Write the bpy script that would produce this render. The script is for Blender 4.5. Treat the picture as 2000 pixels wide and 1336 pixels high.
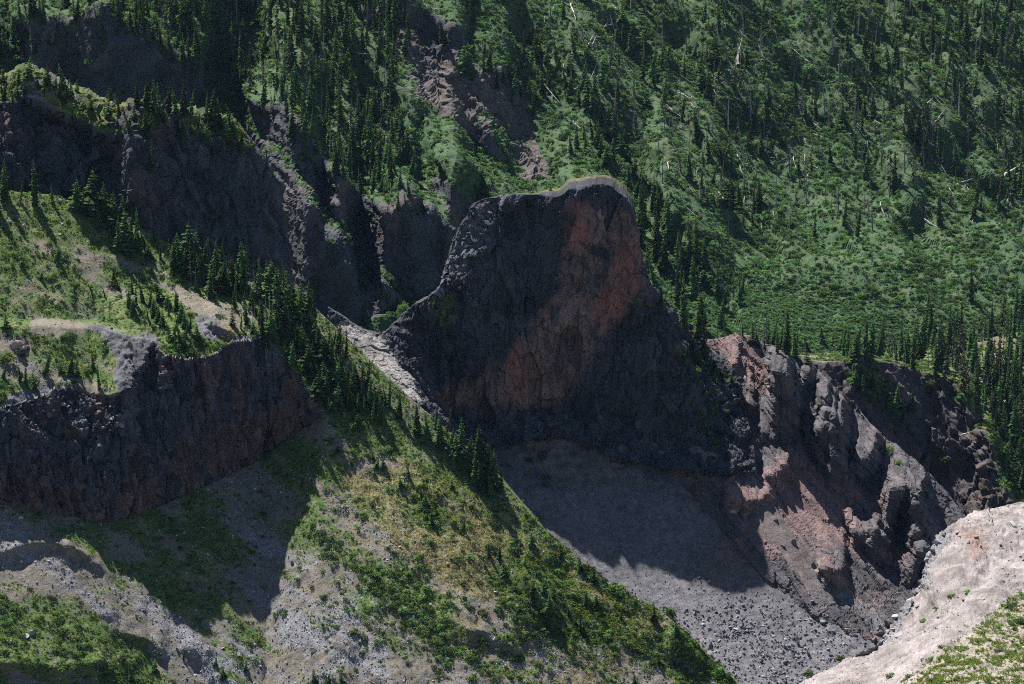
import bpy, math, random
import numpy as np
from mathutils import Vector, Matrix, Euler

for _o in list(bpy.data.objects):
    bpy.data.objects.remove(_o)
S = bpy.context.scene
COL = S.collection
random.seed(7)
RNG = np.random.default_rng(11)

# ------------------------------------------------------------------ camera, sky, sun, exposure
PITCH = math.radians(10.0)
HFOV = math.radians(20.0)
FPX = 1000.0 / math.tan(HFOV / 2)          # focal length in pixels of the 2000 px wide photograph
cam_data = bpy.data.cameras.new('camera')
cam_data.sensor_width = 36.0
cam_data.angle_x = HFOV
cam_data.clip_start = 1.0
cam_data.clip_end = 9000.0
cam = bpy.data.objects.new('camera', cam_data)
cam.rotation_euler = (math.pi / 2 - PITCH, 0, 0)
COL.objects.link(cam)
S.camera = cam

SUN = Vector((-0.315, 0.495, 0.81)).normalized()   # towards the sun: ahead, to the left, high
SUN_EL = math.asin(SUN.z)
SUN_AZ = math.atan2(SUN.x, SUN.y)
world = bpy.data.worlds.new('World')
S.world = world
world.use_nodes = True
wn = world.node_tree
wn.nodes.clear()
sky = wn.nodes.new('ShaderNodeTexSky')
sky.sky_type = 'NISHITA'
sky.sun_disc = False
sky.sun_elevation = SUN_EL
sky.sun_rotation = SUN_AZ
sky.altitude = 1500
sky.ozone_density = 3.0
bg = wn.nodes.new('ShaderNodeBackground')
bg.inputs['Strength'].default_value = 0.05
wo = wn.nodes.new('ShaderNodeOutputWorld')
wn.links.new(sky.outputs[0], bg.inputs[0])
wn.links.new(bg.outputs[0], wo.inputs[0])
sl = bpy.data.lights.new('sun', 'SUN')
sl.energy = 5.0
sl.angle = math.radians(0.5)
sl.color = (1.0, 0.98, 0.95)
sun = bpy.data.objects.new('sun', sl)
sun.rotation_euler = SUN.to_track_quat('Z', 'Y').to_euler()
sun.location = (0, 0, 300)
COL.objects.link(sun)
S.view_settings.view_transform = 'Standard'
S.view_settings.look = 'None'
S.view_settings.gamma = 1.0
S.view_settings.use_curve_mapping = False
S.view_settings.exposure = 1.5
S.render.engine = 'CYCLES'
S.cycles.max_bounces = 5
S.cycles.diffuse_bounces = 4
S.cycles.glossy_bounces = 1
S.cycles.transmission_bounces = 2
S.cycles.volume_bounces = 0
S.cycles.use_denoising = False
S.cycles.denoiser = 'OPENIMAGEDENOISE'
S.cycles.denoising_input_passes = 'RGB_ALBEDO_NORMAL'
S.cycles.use_adaptive_sampling = True
S.cycles.adaptive_threshold = 0.015
S.cycles.filter_width = 1.0

# ------------------------------------------------------------------ projection helpers
CP, SP = math.cos(PITCH), math.sin(PITCH)

def P(u, v, Y):
    """World point seen at photo pixel (u, v) lying Y metres ahead of the viewpoint."""
    u = np.asarray(u, float); v = np.asarray(v, float); Y = np.asarray(Y, float)
    x = (u - 1000.0) / FPX
    y = -(v - 668.0) / FPX
    dy = y * SP + CP
    dz = y * CP - SP
    t = Y / dy
    return np.stack([x * t, Y + 0 * t, dz * t], -1)

def UV(p):
    p = np.asarray(p, float)
    f = p[..., 1] * CP - p[..., 2] * SP
    up = p[..., 1] * SP + p[..., 2] * CP
    return 1000.0 + FPX * p[..., 0] / f, 668.0 - FPX * up / f

def tanv(v):
    """-z/Y of the ray through row v."""
    y = -(np.asarray(v, float) - 668.0) / FPX
    return -(y * CP - SP) / (y * SP + CP)

# ------------------------------------------------------------------ noise
def _h(ix, iy, iz, seed):
    h = (ix.astype(np.uint32) * np.uint32(374761393) + iy.astype(np.uint32) * np.uint32(668265263)
         + iz.astype(np.uint32) * np.uint32(2246822519) + np.uint32(seed * 3266489917 & 0xffffffff))
    h ^= h >> np.uint32(13); h *= np.uint32(1274126177); h ^= h >> np.uint32(16)
    h *= np.uint32(2654435761); h ^= h >> np.uint32(15)
    return h

def _f(h):
    return (h & np.uint32(0xffffff)).astype(np.float32) / np.float32(0xffffff)

def vn(p, seed=0):
    p = np.asarray(p, np.float32)
    i = np.floor(p); f = p - i
    i = i.astype(np.int64)
    f = f * f * f * (f * (f * 6 - 15) + 10)
    X, Y, Z = i[:, 0], i[:, 1], i[:, 2]
    r = 0
    for a in (0, 1):
        wx = f[:, 0] if a else 1 - f[:, 0]
        for b in (0, 1):
            wy = f[:, 1] if b else 1 - f[:, 1]
            for c in (0, 1):
                wz = f[:, 2] if c else 1 - f[:, 2]
                r = r + wx * wy * wz * _f(_h(X + a, Y + b, Z + c, seed))
    return r * 2 - 1

ROT = np.array([[0.36, 0.48, -0.8], [-0.8, 0.6, 0.0], [0.48, 0.64, 0.6]], np.float32)

def fbm(p, oct=4, seed=0, gain=0.5, ridge=False):
    p = np.asarray(p, np.float32)
    a, r, tot = 1.0, 0, 0.0
    for k in range(oct):
        n = vn(p, seed + k * 17)
        r = r + a * ((1 - 2 * np.abs(n)) if ridge else n)
        tot += a
        a *= gain
        p = (p @ ROT.T) * np.float32(2.03) + np.float32(7.1)
    return r / tot

def facets(p, seed=0):
    """Broken rock: every Voronoi cell is a tilted plane of its own.  Returns displacement (-1..1) and crack (0 at a joint)."""
    p = np.asarray(p, np.float32)
    i = np.floor(p).astype(np.int64)
    b1 = np.full(len(p), 9e9, np.float32); b2 = b1.copy()
    val = np.zeros(len(p), np.float32)
    for a in (-1, 0, 1):
        for b in (-1, 0, 1):
            for c in (-1, 0, 1):
                X, Y, Z = i[:, 0] + a, i[:, 1] + b, i[:, 2] + c
                h = _h(X, Y, Z, seed)
                jx = _f(h); jy = _f(_h(X, Y, Z, seed + 1)); jz = _f(h >> np.uint32(7))
                dx = p[:, 0] - (X + jx); dy = p[:, 1] - (Y + jy); dz = p[:, 2] - (Z + jz)
                d = dx * dx + dy * dy + dz * dz
                k = _h(X, Y, Z, seed + 2)
                pl = (_f(k) * 2 - 1) * 0.5 + (_f(k >> np.uint32(5)) - .5) * 1.6 * dx + (_f(k >> np.uint32(8)) - .5) * 1.6 * dy + (_f(k >> np.uint32(3)) - .5) * 1.6 * dz
                m1 = d < b1
                b2 = np.where(m1, b1, np.minimum(b2, d))
                val = np.where(m1, pl, val)
                b1 = np.where(m1, d, b1)
    return val, np.sqrt(b2) - np.sqrt(b1)

def ss(a, b, x):
    t = np.clip((np.asarray(x, float) - a) / (b - a), 0, 1)
    return t * t * (3 - 2 * t)

def poly_sd(u, v, poly):
    """Signed pixel distance to a polygon (positive inside)."""
    u = np.asarray(u, np.float32); v = np.asarray(v, np.float32)
    d = np.full(u.shape, 1e9, np.float32); ins = np.zeros(u.shape, bool)
    n = len(poly)
    for k in range(n):
        (x0, y0), (x1, y1) = poly[k], poly[(k + 1) % n]
        ex, ey = x1 - x0, y1 - y0
        t = np.clip(((u - x0) * ex + (v - y0) * ey) / (ex * ex + ey * ey + 1e-9), 0, 1)
        d = np.minimum(d, np.hypot(u - x0 - t * ex, v - y0 - t * ey))
        if y0 != y1:
            c = (y0 > v) != (y1 > v)
            ins ^= c & (u < (x1 - x0) * (v - y0) / (y1 - y0) + x0)
    return np.where(ins, d, -d)

def line_sd(u, v, line):
    """Distance in pixels to a polyline, side (+ to the right of its direction) and position along it (0..1)."""
    best = np.full(np.shape(u), 1e9); side = np.zeros(np.shape(u)); par = np.zeros(np.shape(u))
    L = [0.0]
    for k in range(len(line) - 1):
        L.append(L[-1] + math.dist(line[k], line[k + 1]))
    for k in range(len(line) - 1):
        (x0, y0), (x1, y1) = line[k], line[k + 1]
        ex, ey = x1 - x0, y1 - y0
        l2 = ex * ex + ey * ey
        t = np.clip(((u - x0) * ex + (v - y0) * ey) / l2, 0, 1)
        d = np.hypot(u - x0 - t * ex, v - y0 - t * ey)
        s = np.sign(ex * (v - y0) - ey * (u - x0))
        m = d < best
        best = np.where(m, d, best); side = np.where(m, s, side)
        par = np.where(m, (L[k] + t * math.sqrt(l2)) / L[-1], par)
    return best, side, par

def interp(x, pts):
    pts = sorted(pts)
    return np.interp(x, [p[0] for p in pts], [p[1] for p in pts])

# ------------------------------------------------------------------ surfaces
def catmull(ctrl, ts):
    n = len(ctrl)
    i = np.clip(np.floor(ts).astype(int), 0, n - 2)
    f = (ts - i)[:, None]
    f = f.reshape((-1,) + (1,) * (ctrl.ndim - 1))
    p1, p2 = ctrl[i], ctrl[i + 1]
    p0 = np.where((i > 0).reshape(f.shape), ctrl[np.maximum(i - 1, 0)], 2 * p1 - p2)
    p3 = np.where((i < n - 2).reshape(f.shape), ctrl[np.minimum(i + 2, n - 1)], 2 * p2 - p1)
    k = 0.8
    m1 = k * (p2 - p0) / 2; m2 = k * (p3 - p1) / 2
    f2, f3 = f * f, f * f * f
    return (2 * f3 - 3 * f2 + 1) * p1 + (f3 - 2 * f2 + f) * m1 + (-2 * f3 + 3 * f2) * p2 + (f3 - f2) * m2

def steps(ctrl, axis, res):
    d = np.linalg.norm(np.diff(ctrl[..., :2], axis=axis), axis=-1)
    m = np.percentile(d, 75, axis=1 - axis)
    out = []
    for k, s in enumerate(m):
        n = max(1, int(round(s / res)))
        out.append(k + np.arange(n) / n)
    return np.concatenate(out + [[float(len(m))]])

def net(ctrl, res_u, res_v):
    """Smooth surface through a net of (photo u, photo v, distance) control points -> world grid, and its net coordinates."""
    ctrl = np.array(ctrl, float)
    tu = steps(ctrl, 1, res_u); tv = steps(ctrl, 0, res_v)
    g = catmull(ctrl, tv)
    g = np.swapaxes(catmull(np.swapaxes(g, 0, 1), tu), 0, 1)
    return P(g[..., 0], g[..., 1], g[..., 2]), np.broadcast_to(tu[None, :], g.shape[:2]), np.broadcast_to(tv[:, None], g.shape[:2])

def normals(G):
    du = np.gradient(G, axis=1); dv = np.gradient(G, axis=0)
    n = np.cross(du, dv)
    n /= np.linalg.norm(n, axis=-1, keepdims=True) + 1e-9
    if (n[..., 2]).mean() + (-n[..., 1]).mean() < 0:
        n = -n
    return n

def mesh_grid(name, G, mat, attrs=None, keep=None, smooth=True):
    R, C = G.shape[:2]
    idx = np.arange(R * C).reshape(R, C)
    q = np.stack([idx[:-1, :-1], idx[:-1, 1:], idx[1:, 1:], idx[1:, :-1]], -1).reshape(-1, 4)
    pts = G.reshape(-1, 3)
    if keep is not None:
        q = q[keep[:-1, :-1].reshape(-1)]
        used = np.unique(q)
        mp = np.full(R * C, -1); mp[used] = np.arange(len(used))
        q = mp[q]; pts = pts[used]
    else:
        used = np.arange(R * C)
    a, b, c = pts[q[:, 0]], pts[q[:, 1]], pts[q[:, 2]]
    nn = np.cross(b - a, c - a).mean(0)
    if nn[2] - nn[1] < 0:
        q = q[:, ::-1]
    me = bpy.data.meshes.new(name)
    me.vertices.add(len(pts)); me.vertices.foreach_set('co', pts.astype(np.float32).ravel())
    me.loops.add(q.size); me.loops.foreach_set('vertex_index', q.astype(np.int32).ravel())
    me.polygons.add(len(q)); me.polygons.foreach_set('loop_start', np.arange(0, q.size, 4, dtype=np.int32))
    me.polygons.foreach_set('use_smooth', np.full(len(q), smooth))
    me.update(calc_edges=True)
    for k, arr in (attrs or {}).items():
        at = me.attributes.new(k, 'FLOAT', 'POINT')
        at.data.foreach_set('value', np.asarray(arr, np.float32).reshape(-1)[used])
    me.materials.append(mat)
    o = bpy.data.objects.new(name, me)
    COL.objects.link(o)
    return o

def displace(G, d):
    return G + normals(G) * np.asarray(d, float).reshape(G.shape[:2])[..., None]

def tag(o, label=None, cat=None, group=None, kind=None):
    if label: o['label'] = label
    if cat: o['category'] = cat
    if group: o['group'] = group
    if kind: o['kind'] = kind
    return o

# ------------------------------------------------------------------ materials
class NT:
    """Small helper to write node trees."""
    def __init__(s, name, rough=0.95, spec=0.1):
        s.m = bpy.data.materials.new(name); s.m.use_nodes = True
        s.t = s.m.node_tree; s.t.nodes.clear()
        s.out = s.t.nodes.new('ShaderNodeOutputMaterial')
        s.b = s.t.nodes.new('ShaderNodeBsdfPrincipled')
        s.b.inputs['Roughness'].default_value = rough
        s.b.inputs['Specular IOR Level'].default_value = spec
        s.l(s.b.outputs[0], s.out.inputs[0])
        s.pos = s.t.nodes.new('ShaderNodeNewGeometry').outputs['Position']
    def l(s, a, b): s.t.links.new(a, b)
    def put(s, sock, v):
        if v is None: return
        if isinstance(v, bpy.types.NodeSocket): s.l(v, sock)
        elif isinstance(v, (tuple, list)) and len(v) == 3 and sock.type == 'RGBA': sock.default_value = (*v, 1)
        else: sock.default_value = v
    def attr(s, name):
        n = s.t.nodes.new('ShaderNodeAttribute'); n.attribute_name = name; return n.outputs['Fac']
    def math(s, op, a, b=None, clamp=False):
        n = s.t.nodes.new('ShaderNodeMath'); n.operation = op; n.use_clamp = clamp
        s.put(n.inputs[0], a); s.put(n.inputs[1], b); return n.outputs[0]
    def scale(s, vec, k):
        n = s.t.nodes.new('ShaderNodeVectorMath'); n.operation = 'MULTIPLY'
        s.put(n.inputs[0], vec); n.inputs[1].default_value = k; return n.outputs[0]
    def noise(s, scale, detail=4, rough=.55, vec=None, dist=0):
        n = s.t.nodes.new('ShaderNodeTexNoise')
        s.put(n.inputs['Vector'], vec or s.pos); n.inputs['Scale'].default_value = scale
        n.inputs['Detail'].default_value = detail; n.inputs['Roughness'].default_value = rough
        n.inputs['Distortion'].default_value = dist
        return n.outputs[0]
    def voro(s, scale, vec=None, feature='F1', out='Color'):
        n = s.t.nodes.new('ShaderNodeTexVoronoi'); n.feature = feature
        s.put(n.inputs['Vector'], vec or s.pos); n.inputs['Scale'].default_value = scale
        return n.outputs[out]
    def ramp(s, fac, lo, hi):
        n = s.t.nodes.new('ShaderNodeMapRange'); n.interpolation_type = 'SMOOTHSTEP'
        s.put(n.inputs['Value'], fac); n.inputs['From Min'].default_value = lo; n.inputs['From Max'].default_value = hi
        return n.outputs[0]
    def mix(s, fac, a, b, blend='MIX'):
        n = s.t.nodes.new('ShaderNodeMix'); n.data_type = 'RGBA'; n.blend_type = blend
        s.put(n.inputs[0], fac); s.put(n.inputs[6], a); s.put(n.inputs[7], b); return n.outputs[2]
    def sep(s, col):
        n = s.t.nodes.new('ShaderNodeSeparateColor'); s.l(col, n.inputs[0]); return n.outputs[0]
    def bump(s, h, strength=1.0, dist=1.0):
        n = s.t.nodes.new('ShaderNodeBump'); n.inputs['Strength'].default_value = strength; n.inputs['Distance'].default_value = dist
        s.l(h, n.inputs['Height']); s.l(n.outputs[0], s.b.inputs['Normal'])
    def thr(s, mask, noise, soft=.12):
        """Turn a soft 0..1 mask into a patchy one with the help of a noise."""
        v = s.math('ADD', mask, s.math('MULTIPLY', s.math('SUBTRACT', noise, .5), 1.1))
        return s.ramp(v, .5 - soft, .5 + soft)

def lerp3(a, k):
    return tuple(c * k for c in a)

def ground_mat(name, rock, warm=(.13, .075, .055), scree=(.24, .225, .22), veg=((.045, .065, .018), (.085, .105, .03)), dry=(.15, .125, .06),
               grain=1.0, streak=None, bump=.5):
    """Rock with patches of warm rock, loose stone, dry grass and green cover, steered by per-vertex cover masks."""
    m = NT(name)
    fine = m.noise(1.1 * grain, 5, .7)
    big = m.noise(.09 * grain, 5, .6)
    cell = m.voro(.55 * grain)
    cellr = m.sep(cell)
    c = m.mix(m.ramp(big, .32, .68), lerp3(rock, .72), lerp3(rock, 1.25))
    w = m.mix(m.ramp(fine, .3, .7), lerp3(warm, .75), lerp3(warm, 1.25))
    c = m.mix(m.thr(m.attr('warm'), m.noise(.25 * grain, 5, .65), .22), c, w)
    if streak:
        st = m.noise(1, 4, .6, vec=m.scale(m.pos, streak))
        c = m.mix(m.ramp(st, .45, .7), c, m.mix(.5, c, lerp3(rock, .45)))
    sc = m.mix(m.ramp(m.voro(1.6 * grain, out='Distance'), .1, .6), lerp3(scree, 1.15), lerp3(scree, .6))
    sc = m.mix(.35, sc, m.mix(cellr, lerp3(scree, .7), lerp3(scree, 1.3)))
    c = m.mix(m.thr(m.attr('scree'), m.noise(.5 * grain, 5, .7)), c, sc)
    c = m.mix(m.thr(m.attr('dry'), m.noise(.4 * grain, 6, .75)), c, m.mix(m.ramp(fine, .35, .65), lerp3(dry, .65), lerp3(dry, 1.3)))
    g = m.mix(m.ramp(m.noise(.7 * grain, 5, .7), .35, .65), veg[0], veg[1])
    g = m.mix(m.math('MULTIPLY', m.ramp(m.noise(.12 * grain, 4, .6), .45, .75), .6), g, dry)
    c = m.mix(m.thr(m.attr('veg'), m.noise(.45 * grain, 6, .75), .09), c, g)
    t = m.math('ADD', m.math('MULTIPLY', m.attr('tone'), .8), m.math('MULTIPLY', fine, .35))
    n = m.t.nodes.new('ShaderNodeMix'); n.data_type = 'RGBA'; n.blend_type = 'MULTIPLY'; n.inputs[0].default_value = 1
    m.l(c, n.inputs[6])
    cmb = m.t.nodes.new('ShaderNodeCombineColor')
    tt = m.math('ADD', t, .84)
    for k in range(3): m.l(tt, cmb.inputs[k])
    m.l(cmb.outputs[0], n.inputs[7])
    m.l(n.outputs[2], m.b.inputs['Base Color'])
    h = m.math('ADD', m.noise(1.7 * grain, 6, .75), m.math('MULTIPLY', cellr, .35))
    m.bump(h, bump, 1.2 / grain)
    return m.m

# ------------------------------------------------------------------ landforms
def relief(u, v, Yg, mask, rate, relax=130.0, soft=2.0):
    """Steepen a surface where mask is 1: rows run from top to bottom; each row keeps the distance of the one below it."""
    D = np.zeros(Yg.shape)
    for r in range(Yg.shape[0] - 2, -1, -1):
        dv = np.abs(v[r + 1] - v[r])
        D[r] = D[r + 1] * np.exp(-dv / relax * (1 - mask[r])) + mask[r] * (Yg[r] - Yg[r + 1]) * rate
    k = np.exp(-(np.arange(-6, 7) / 3.0 * 2.0 / soft) ** 2); k /= k.sum()
    Dp = np.pad(D, ((0, 0), (6, 6)), mode='edge')
    D = sum(k[i] * Dp[:, i:i + D.shape[1]] for i in range(13))
    return Yg - D

def warp(u, v, amp=14, sc=45.0, seed=5):
    p = np.stack([u.ravel() / sc, v.ravel() / sc, 0 * u.ravel()], -1)
    return u + amp * fbm(p, 4, seed).reshape(u.shape), v + amp * fbm(p + 31.7, 4, seed + 1).reshape(u.shape)

def pmask(u, v, polys, soft=10.0):
    out = np.zeros(np.shape(u))
    for q in polys:
        out = np.maximum(out, ss(-soft, soft, poly_sd(u, v, q)))
    return out

def band(u, v, lines):
    """Soft mask along polylines: (line, half width in px)."""
    out = np.zeros(np.shape(u))
    for ln, w in lines:
        d, s, t = line_sd(u, v, ln)
        out = np.maximum(out, 1 - ss(w * .5, w * 1.2, d))
    return out

# ---- the far hillside -------------------------------------------------
HW = [[(20, 60), (110, 45), (205, 25), (222, 85), (300, 95), (385, 120), (405, 190), (400, 260), (250, 250), (60, 230), (50, 140)],
      [(480, 240), (555, 200), (600, 260), (645, 340), (700, 385), (760, 420), (800, 395), (870, 430), (905, 450), (895, 520), (850, 575), (800, 602), (700, 640),
       (600, 640), (540, 520), (540, 380)],
      [(885, 235), (930, 235), (985, 300), (1000, 330), (945, 325), (920, 290)],
      [(855, 345), (890, 360), (915, 430), (880, 420)],
      [(755, 20), (790, 10), (860, 40), (905, 75), (905, 110), (860, 95), (800, 70)],
      [(950, 120), (1000, 140), (995, 165), (955, 160)],
      [(1380, 560), (1290, 470), (1270, 380), (1300, 400), (1330, 470), (1420, 590)],
      [(1730, 390), (1790, 440), (1800, 470), (1740, 430)],
      [(1890, 320), (1960, 360), (1990, 400), (1910, 370)]]
HL = [([(470, 215), (545, 300), (600, 375), (640, 425), (690, 478)], 9), ([(600, 320), (650, 395)], 6), ([(690, 480), (705, 520), (722, 610)], 24),
      ([(715, 495), (760, 560), (805, 595)], 8), ([(815, 470), (862, 545)], 7), ([(635, 440), (655, 450)], 22), ([(810, 345), (820, 420)], 14)]
MEADOW = [[(795, 222), (870, 255), (900, 330), (1000, 345), (1010, 370), (930, 400), (870, 350)], [(935, 210), (1000, 260), (1020, 330), (1000, 350), (960, 270)],
          [(535, 140), (565, 150), (592, 192), (570, 190)], [(985, 40), (1020, 80), (1120, 170), (1180, 240), (1120, 210), (1030, 140)]]
RIB = [[(690, 0), (750, 40), (880, 100), (1020, 190), (1035, 240), (1070, 340), (1075, 365), (1010, 350), (1000, 270), (880, 235), (800, 205), (790, 120), (700, 50)]]

def build_hillside():
    us = np.arange(-420, 2560, 3.3); vs = np.arange(-270, 770, 2.9)
    u, v = np.meshgrid(us, vs)
    x = (u - 1000) / FPX / (-(v - 668) / FPX * SP + CP)
    t = tanv(v)
    y1 = 1061.0 / (.55 + t - .28 * 0 + .28 * x)
    y1 = 1061.0 / (.55 + t - .28 * x)
    y2 = 586.0 / (.25 + t - .15 * x)
    y2 = np.where(.25 + t - .15 * x < .15, 9999, y2)
    k = 25.0
    y = -k * np.log(np.exp(-(y1 - 1500) / k) + np.exp(-np.clip(y2 - 1500, -900, 900) / k)) + 1500
    wu, wv = warp(u, v, 12, 50)
    m = pmask(wu, wv, HW, 10) * .99
    m = np.clip(m - band(wu, wv, HL), 0, 1)
    # smaller broken steps all over the slope
    st = fbm(np.stack([(u * .8 + v * .6).ravel() / 150, (v * .8 - u * .6).ravel() / 60, 0 * u.ravel()], -1), 4, 77).reshape(u.shape)
    apron = ss(60, 140, (v - 430) - (u - 1480) * .25 * (u > 1480) + (u - 1280) * .0) * ss(1240, 1330, u)
    m = np.maximum(m, .45 * ss(.12, .4, st) * (1 - apron))
    yy = relief(u, v, y, m, 1.0, 190)
    p = P(u, v, yy)
    q = p.reshape(-1, 3)
    d = 5 * fbm(q / 70, 4, 3) + 2.2 * fbm(q / 13, 4, 4)
    rib = pmask(wu, wv, RIB, 10)
    wl = pmask(wu, wv, HW[:6], 10).ravel()
    d = d * (1 - .75 * wl)
    ga = (u * .64 + v * .77).ravel(); gb = (u * .77 - v * .64).ravel()
    spur = fbm(np.stack([ga / 420, gb / 105, 0 * ga], -1), 3, 28, .5, ridge=True)
    spur2 = fbm(np.stack([ga / 170, gb / 38, 0 * ga], -1), 3, 29, .5, ridge=True)
    d = d + (1 - wl) * (1 - .85 * apron.ravel()) * (9.0 * spur + 3.0 * spur2)
    gu, gv = warp(u, v, 22, 80, 27)
    for ln, dep, w in (([(1000, 40), (1080, 150), (1200, 300), (1290, 420)], 7, 26), ([(1330, 60), (1430, 220), (1560, 360), (1640, 470)], 8, 28), ([(1560, 130), (1680, 290), (1800, 440)], 7, 26), ([(1480, -20), (1600, 90), (1720, 230)], 6, 22),
                       ([(1270, 370), (1350, 500), (1430, 610)], 7, 22), ([(1720, 0), (1850, 150), (1980, 300)], 6, 22), ([(1150, 0), (1290, 170), (1400, 330), (1520, 480)], 6, 24), ([(1820, 300), (1950, 420), (2040, 520)], 7, 22)):
        gd, gs_, gt = line_sd(gu, gv, ln)
        x_ = np.where(gs_ > 0, gd, -gd)          # sharper bank on the far side of the gully
        d = d - (dep * np.exp(-(gd / np.where(x_ > 0, w * 1.5, w * .7)) ** 2)).ravel()
    rk = np.maximum(rib, pmask(wu, wv, HW, 14)).ravel()
    f1, c1 = facets(q / np.array([7, 7, 10]), 9)
    dg = (u * .75 + v * .66).ravel(); dc = (u * .66 - v * .75).ravel()
    ribs = fbm(np.stack([dg / 220, dc / 34, 0 * dg], -1), 5, 10, .6, ridge=True)
    f3, c3 = facets(q / 3.2, 19)
    d = d + rk * (.8 * f1 + .7 * f3 + 1.3 * ribs) + rib.ravel() * 1.6 * f1
    G = displace(p, d)
    # the foot goes on down, hidden, to the valley floor
    foot = [G]
    for k in (1, 2, 3):
        f = G[-1:].copy(); f[..., 1] -= 14 * k; f[..., 2] -= 40 * k; foot.append(f)
    G = np.concatenate(foot, 0)
    pad = lambda a: np.concatenate([a] + [a[-1:]] * 3, 0)
    mead = pmask(wu, wv, MEADOW, 12)
    wall = pmask(wu, wv, HW[:6], 14)
    veg = np.clip(.75 + .25 * fbm(q / 30, 4, 21).reshape(u.shape) - .75 * rib - .8 * wall + .8 * mead + .35 * apron, 0, 1)
    veg = np.maximum(veg, .8 * band(wu, wv, [HL[3], HL[0]]) * (fbm(q / 10, 3, 5).reshape(u.shape) > 0))
    warm = np.clip(.35 + .5 * fbm(q / 25, 4, 22).reshape(u.shape) + .3 * rib, 0, 1)
    scree = np.clip(.25 * rib + .3 * fbm(q / 14, 4, 23).reshape(u.shape) - .1, 0, 1) * (1 - wall)
    dry = np.clip(.25 + .4 * fbm(q / 20, 4, 24).reshape(u.shape), 0, 1) * (1 - wall) * (1 - apron)
    A = dict(veg=pad(veg), warm=pad(warm), scree=pad(scree), dry=pad(dry), tone=pad((.35 * f1 * rk).reshape(u.shape)))
    mat = ground_mat('hillside_ground', (.046, .045, .052), (.095, .078, .072), (.17, .15, .14), ((.028, .052, .022), (.055, .095, .04)), (.1, .1, .05), grain=.7)  # ground greens darkened to look like shade in the gaps between brush
    o = mesh_grid('hillside', G, mat, A, smooth=False)
    return tag(o, 'steep far hillside of shrubs, conifers and dead trunks with brown ravine walls', None, None, 'structure')

# ---- the shadowed cliff at the upper left ------------------------------
def build_upper_cliff():
    crest = [(-430, 120, 1046), (-150, 140, 1040), (0, 152, 1040), (50, 136, 1040), (150, 172, 1038), (232, 212, 1036), (262, 200, 1030), (330, 212, 1040), (400, 225, 1050), (462, 245, 1057), (512, 310, 1068), (545, 380, 1076), (553, 500, 1080)]
    base = [(-430, 420, 1000), (-150, 420, 997), (0, 420, 997), (60, 425, 1000), (150, 440, 1004), (225, 470, 1004), (285, 490, 1000), (350, 510, 1008), (410, 540, 1014), (460, 570, 1020), (505, 600, 1028), (545, 630, 1038), (575, 660, 1046)]
    rows = []
    bk = [(a, b + 60, c + 75) for a, b, c in crest]
    bk1 = [(a, b - 4, c + 16) for a, b, c in crest]
    rows = [bk, bk1, crest]
    crest = [(a, b + (52 if a < 240 else 34 if a < 480 else 8), c - (13 if a < 240 else 10 if a < 480 else 1)) for a, b, c in crest]
    rows.append(crest)
    for t, push in ((.1, 0), (.4, 2), (.75, 0)):
        r = []
        for (a, b, c), (a2, b2, c2) in zip(crest, base):
            r.append((a + (a2 - a) * t, b + (b2 - b) * t, c + (c2 - c) * t - push))
        rows.append(r)
    rows.append(base)
    for r in rows[4:7]:                       # the wooded spur stands out, the wall left of it lies back
        for k, dy in ((3, 7), (4, 12), (5, 9), (6, -9), (7, 2)):
            r[k] = (r[k][0], r[k][1], r[k][2] + dy)
    G, tu, tv = net(rows, 2.6, 2.6)
    q = G.reshape(-1, 3)
    face = ss(2.95, 3.25, tv).ravel()
    f1, c1 = facets(q / np.array([6, 6, 14]), 31)
    f2, c2 = facets(q / np.array([2.2, 2.2, 5]), 33)
    d = 2.4 * fbm(q / 22, 4, 12) + face * (2.3 * f1 + .9 * f2 + 2.2 * fbm(q * np.array([.12, .12, .02]), 4, 18, .55, ridge=True)) + (1 - face) * (1.8 * fbm(q / 6, 4, 13) + .8 * f2) + 1.3 * fbm(q * np.array([.25, .25, .035]), 5, 14, .6)
    G = displace(G, d)
    q = G.reshape(-1, 3)
    top = 1 - face
    veg = np.clip(top * (.5 + .8 * fbm(q / 9, 4, 15)) + .16 * (fbm(q / 12, 4, 16) > .35), 0, 1)
    A = dict(veg=veg, warm=np.clip(.25 + .8 * fbm(q / np.array([10, 10, 25]), 4, 17), 0, 1), scree=top * .55 * (tu.ravel() < 4), dry=top * .3, tone=.5 * f1 + .3 * f2 + .4 * fbm(q / 8, 4, 87))
    mat = ground_mat('dark_cliff_rock', (.043, .045, .053), (.078, .056, .05), (.165, .158, .158), streak=(.6, .6, .07))
    o = mesh_grid('upper_cliff', G, mat, A, smooth=False)
    return tag(o, 'shadowed dark cliff at the upper left with firs along its rim', 'cliff')

# ---- the near slope with its basalt cliff ------------------------------
SIL = [(-430, 380), (-160, 385), (0, 372), (100, 380), (200, 412), (300, 458), (400, 515), (480, 548), (540, 566), (600, 588), (640, 625), (700, 682), (760, 742), (830, 802), (900, 862), (960, 915), (1000, 962),
       (1050, 1022), (1110, 1072), (1200, 1142), (1290, 1192), (1350, 1245), (1400, 1300), (1450, 1345), (1520, 1400)]
RIM = [(-430, 812), (-160, 806), (-100, 804), (0, 797), (70, 778), (130, 757), (185, 768), (213, 774), (238, 768), (260, 738), (275, 698), (300, 672), (322, 694), (360, 702), (410, 694), (450, 668), (505, 662), (545, 690), (585, 738), (620, 792), (640, 815), (1600, 1400)]
BASE = [(-430, 968), (-160, 975), (-100, 978), (0, 986), (70, 996), (130, 1006), (185, 1016), (215, 1020), (250, 1010), (300, 992), (325, 982), (360, 966), (410, 945), (450, 925), (505, 898), (545, 868), (585, 842), (620, 816), (640, 816), (1600, 1401)]

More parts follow.
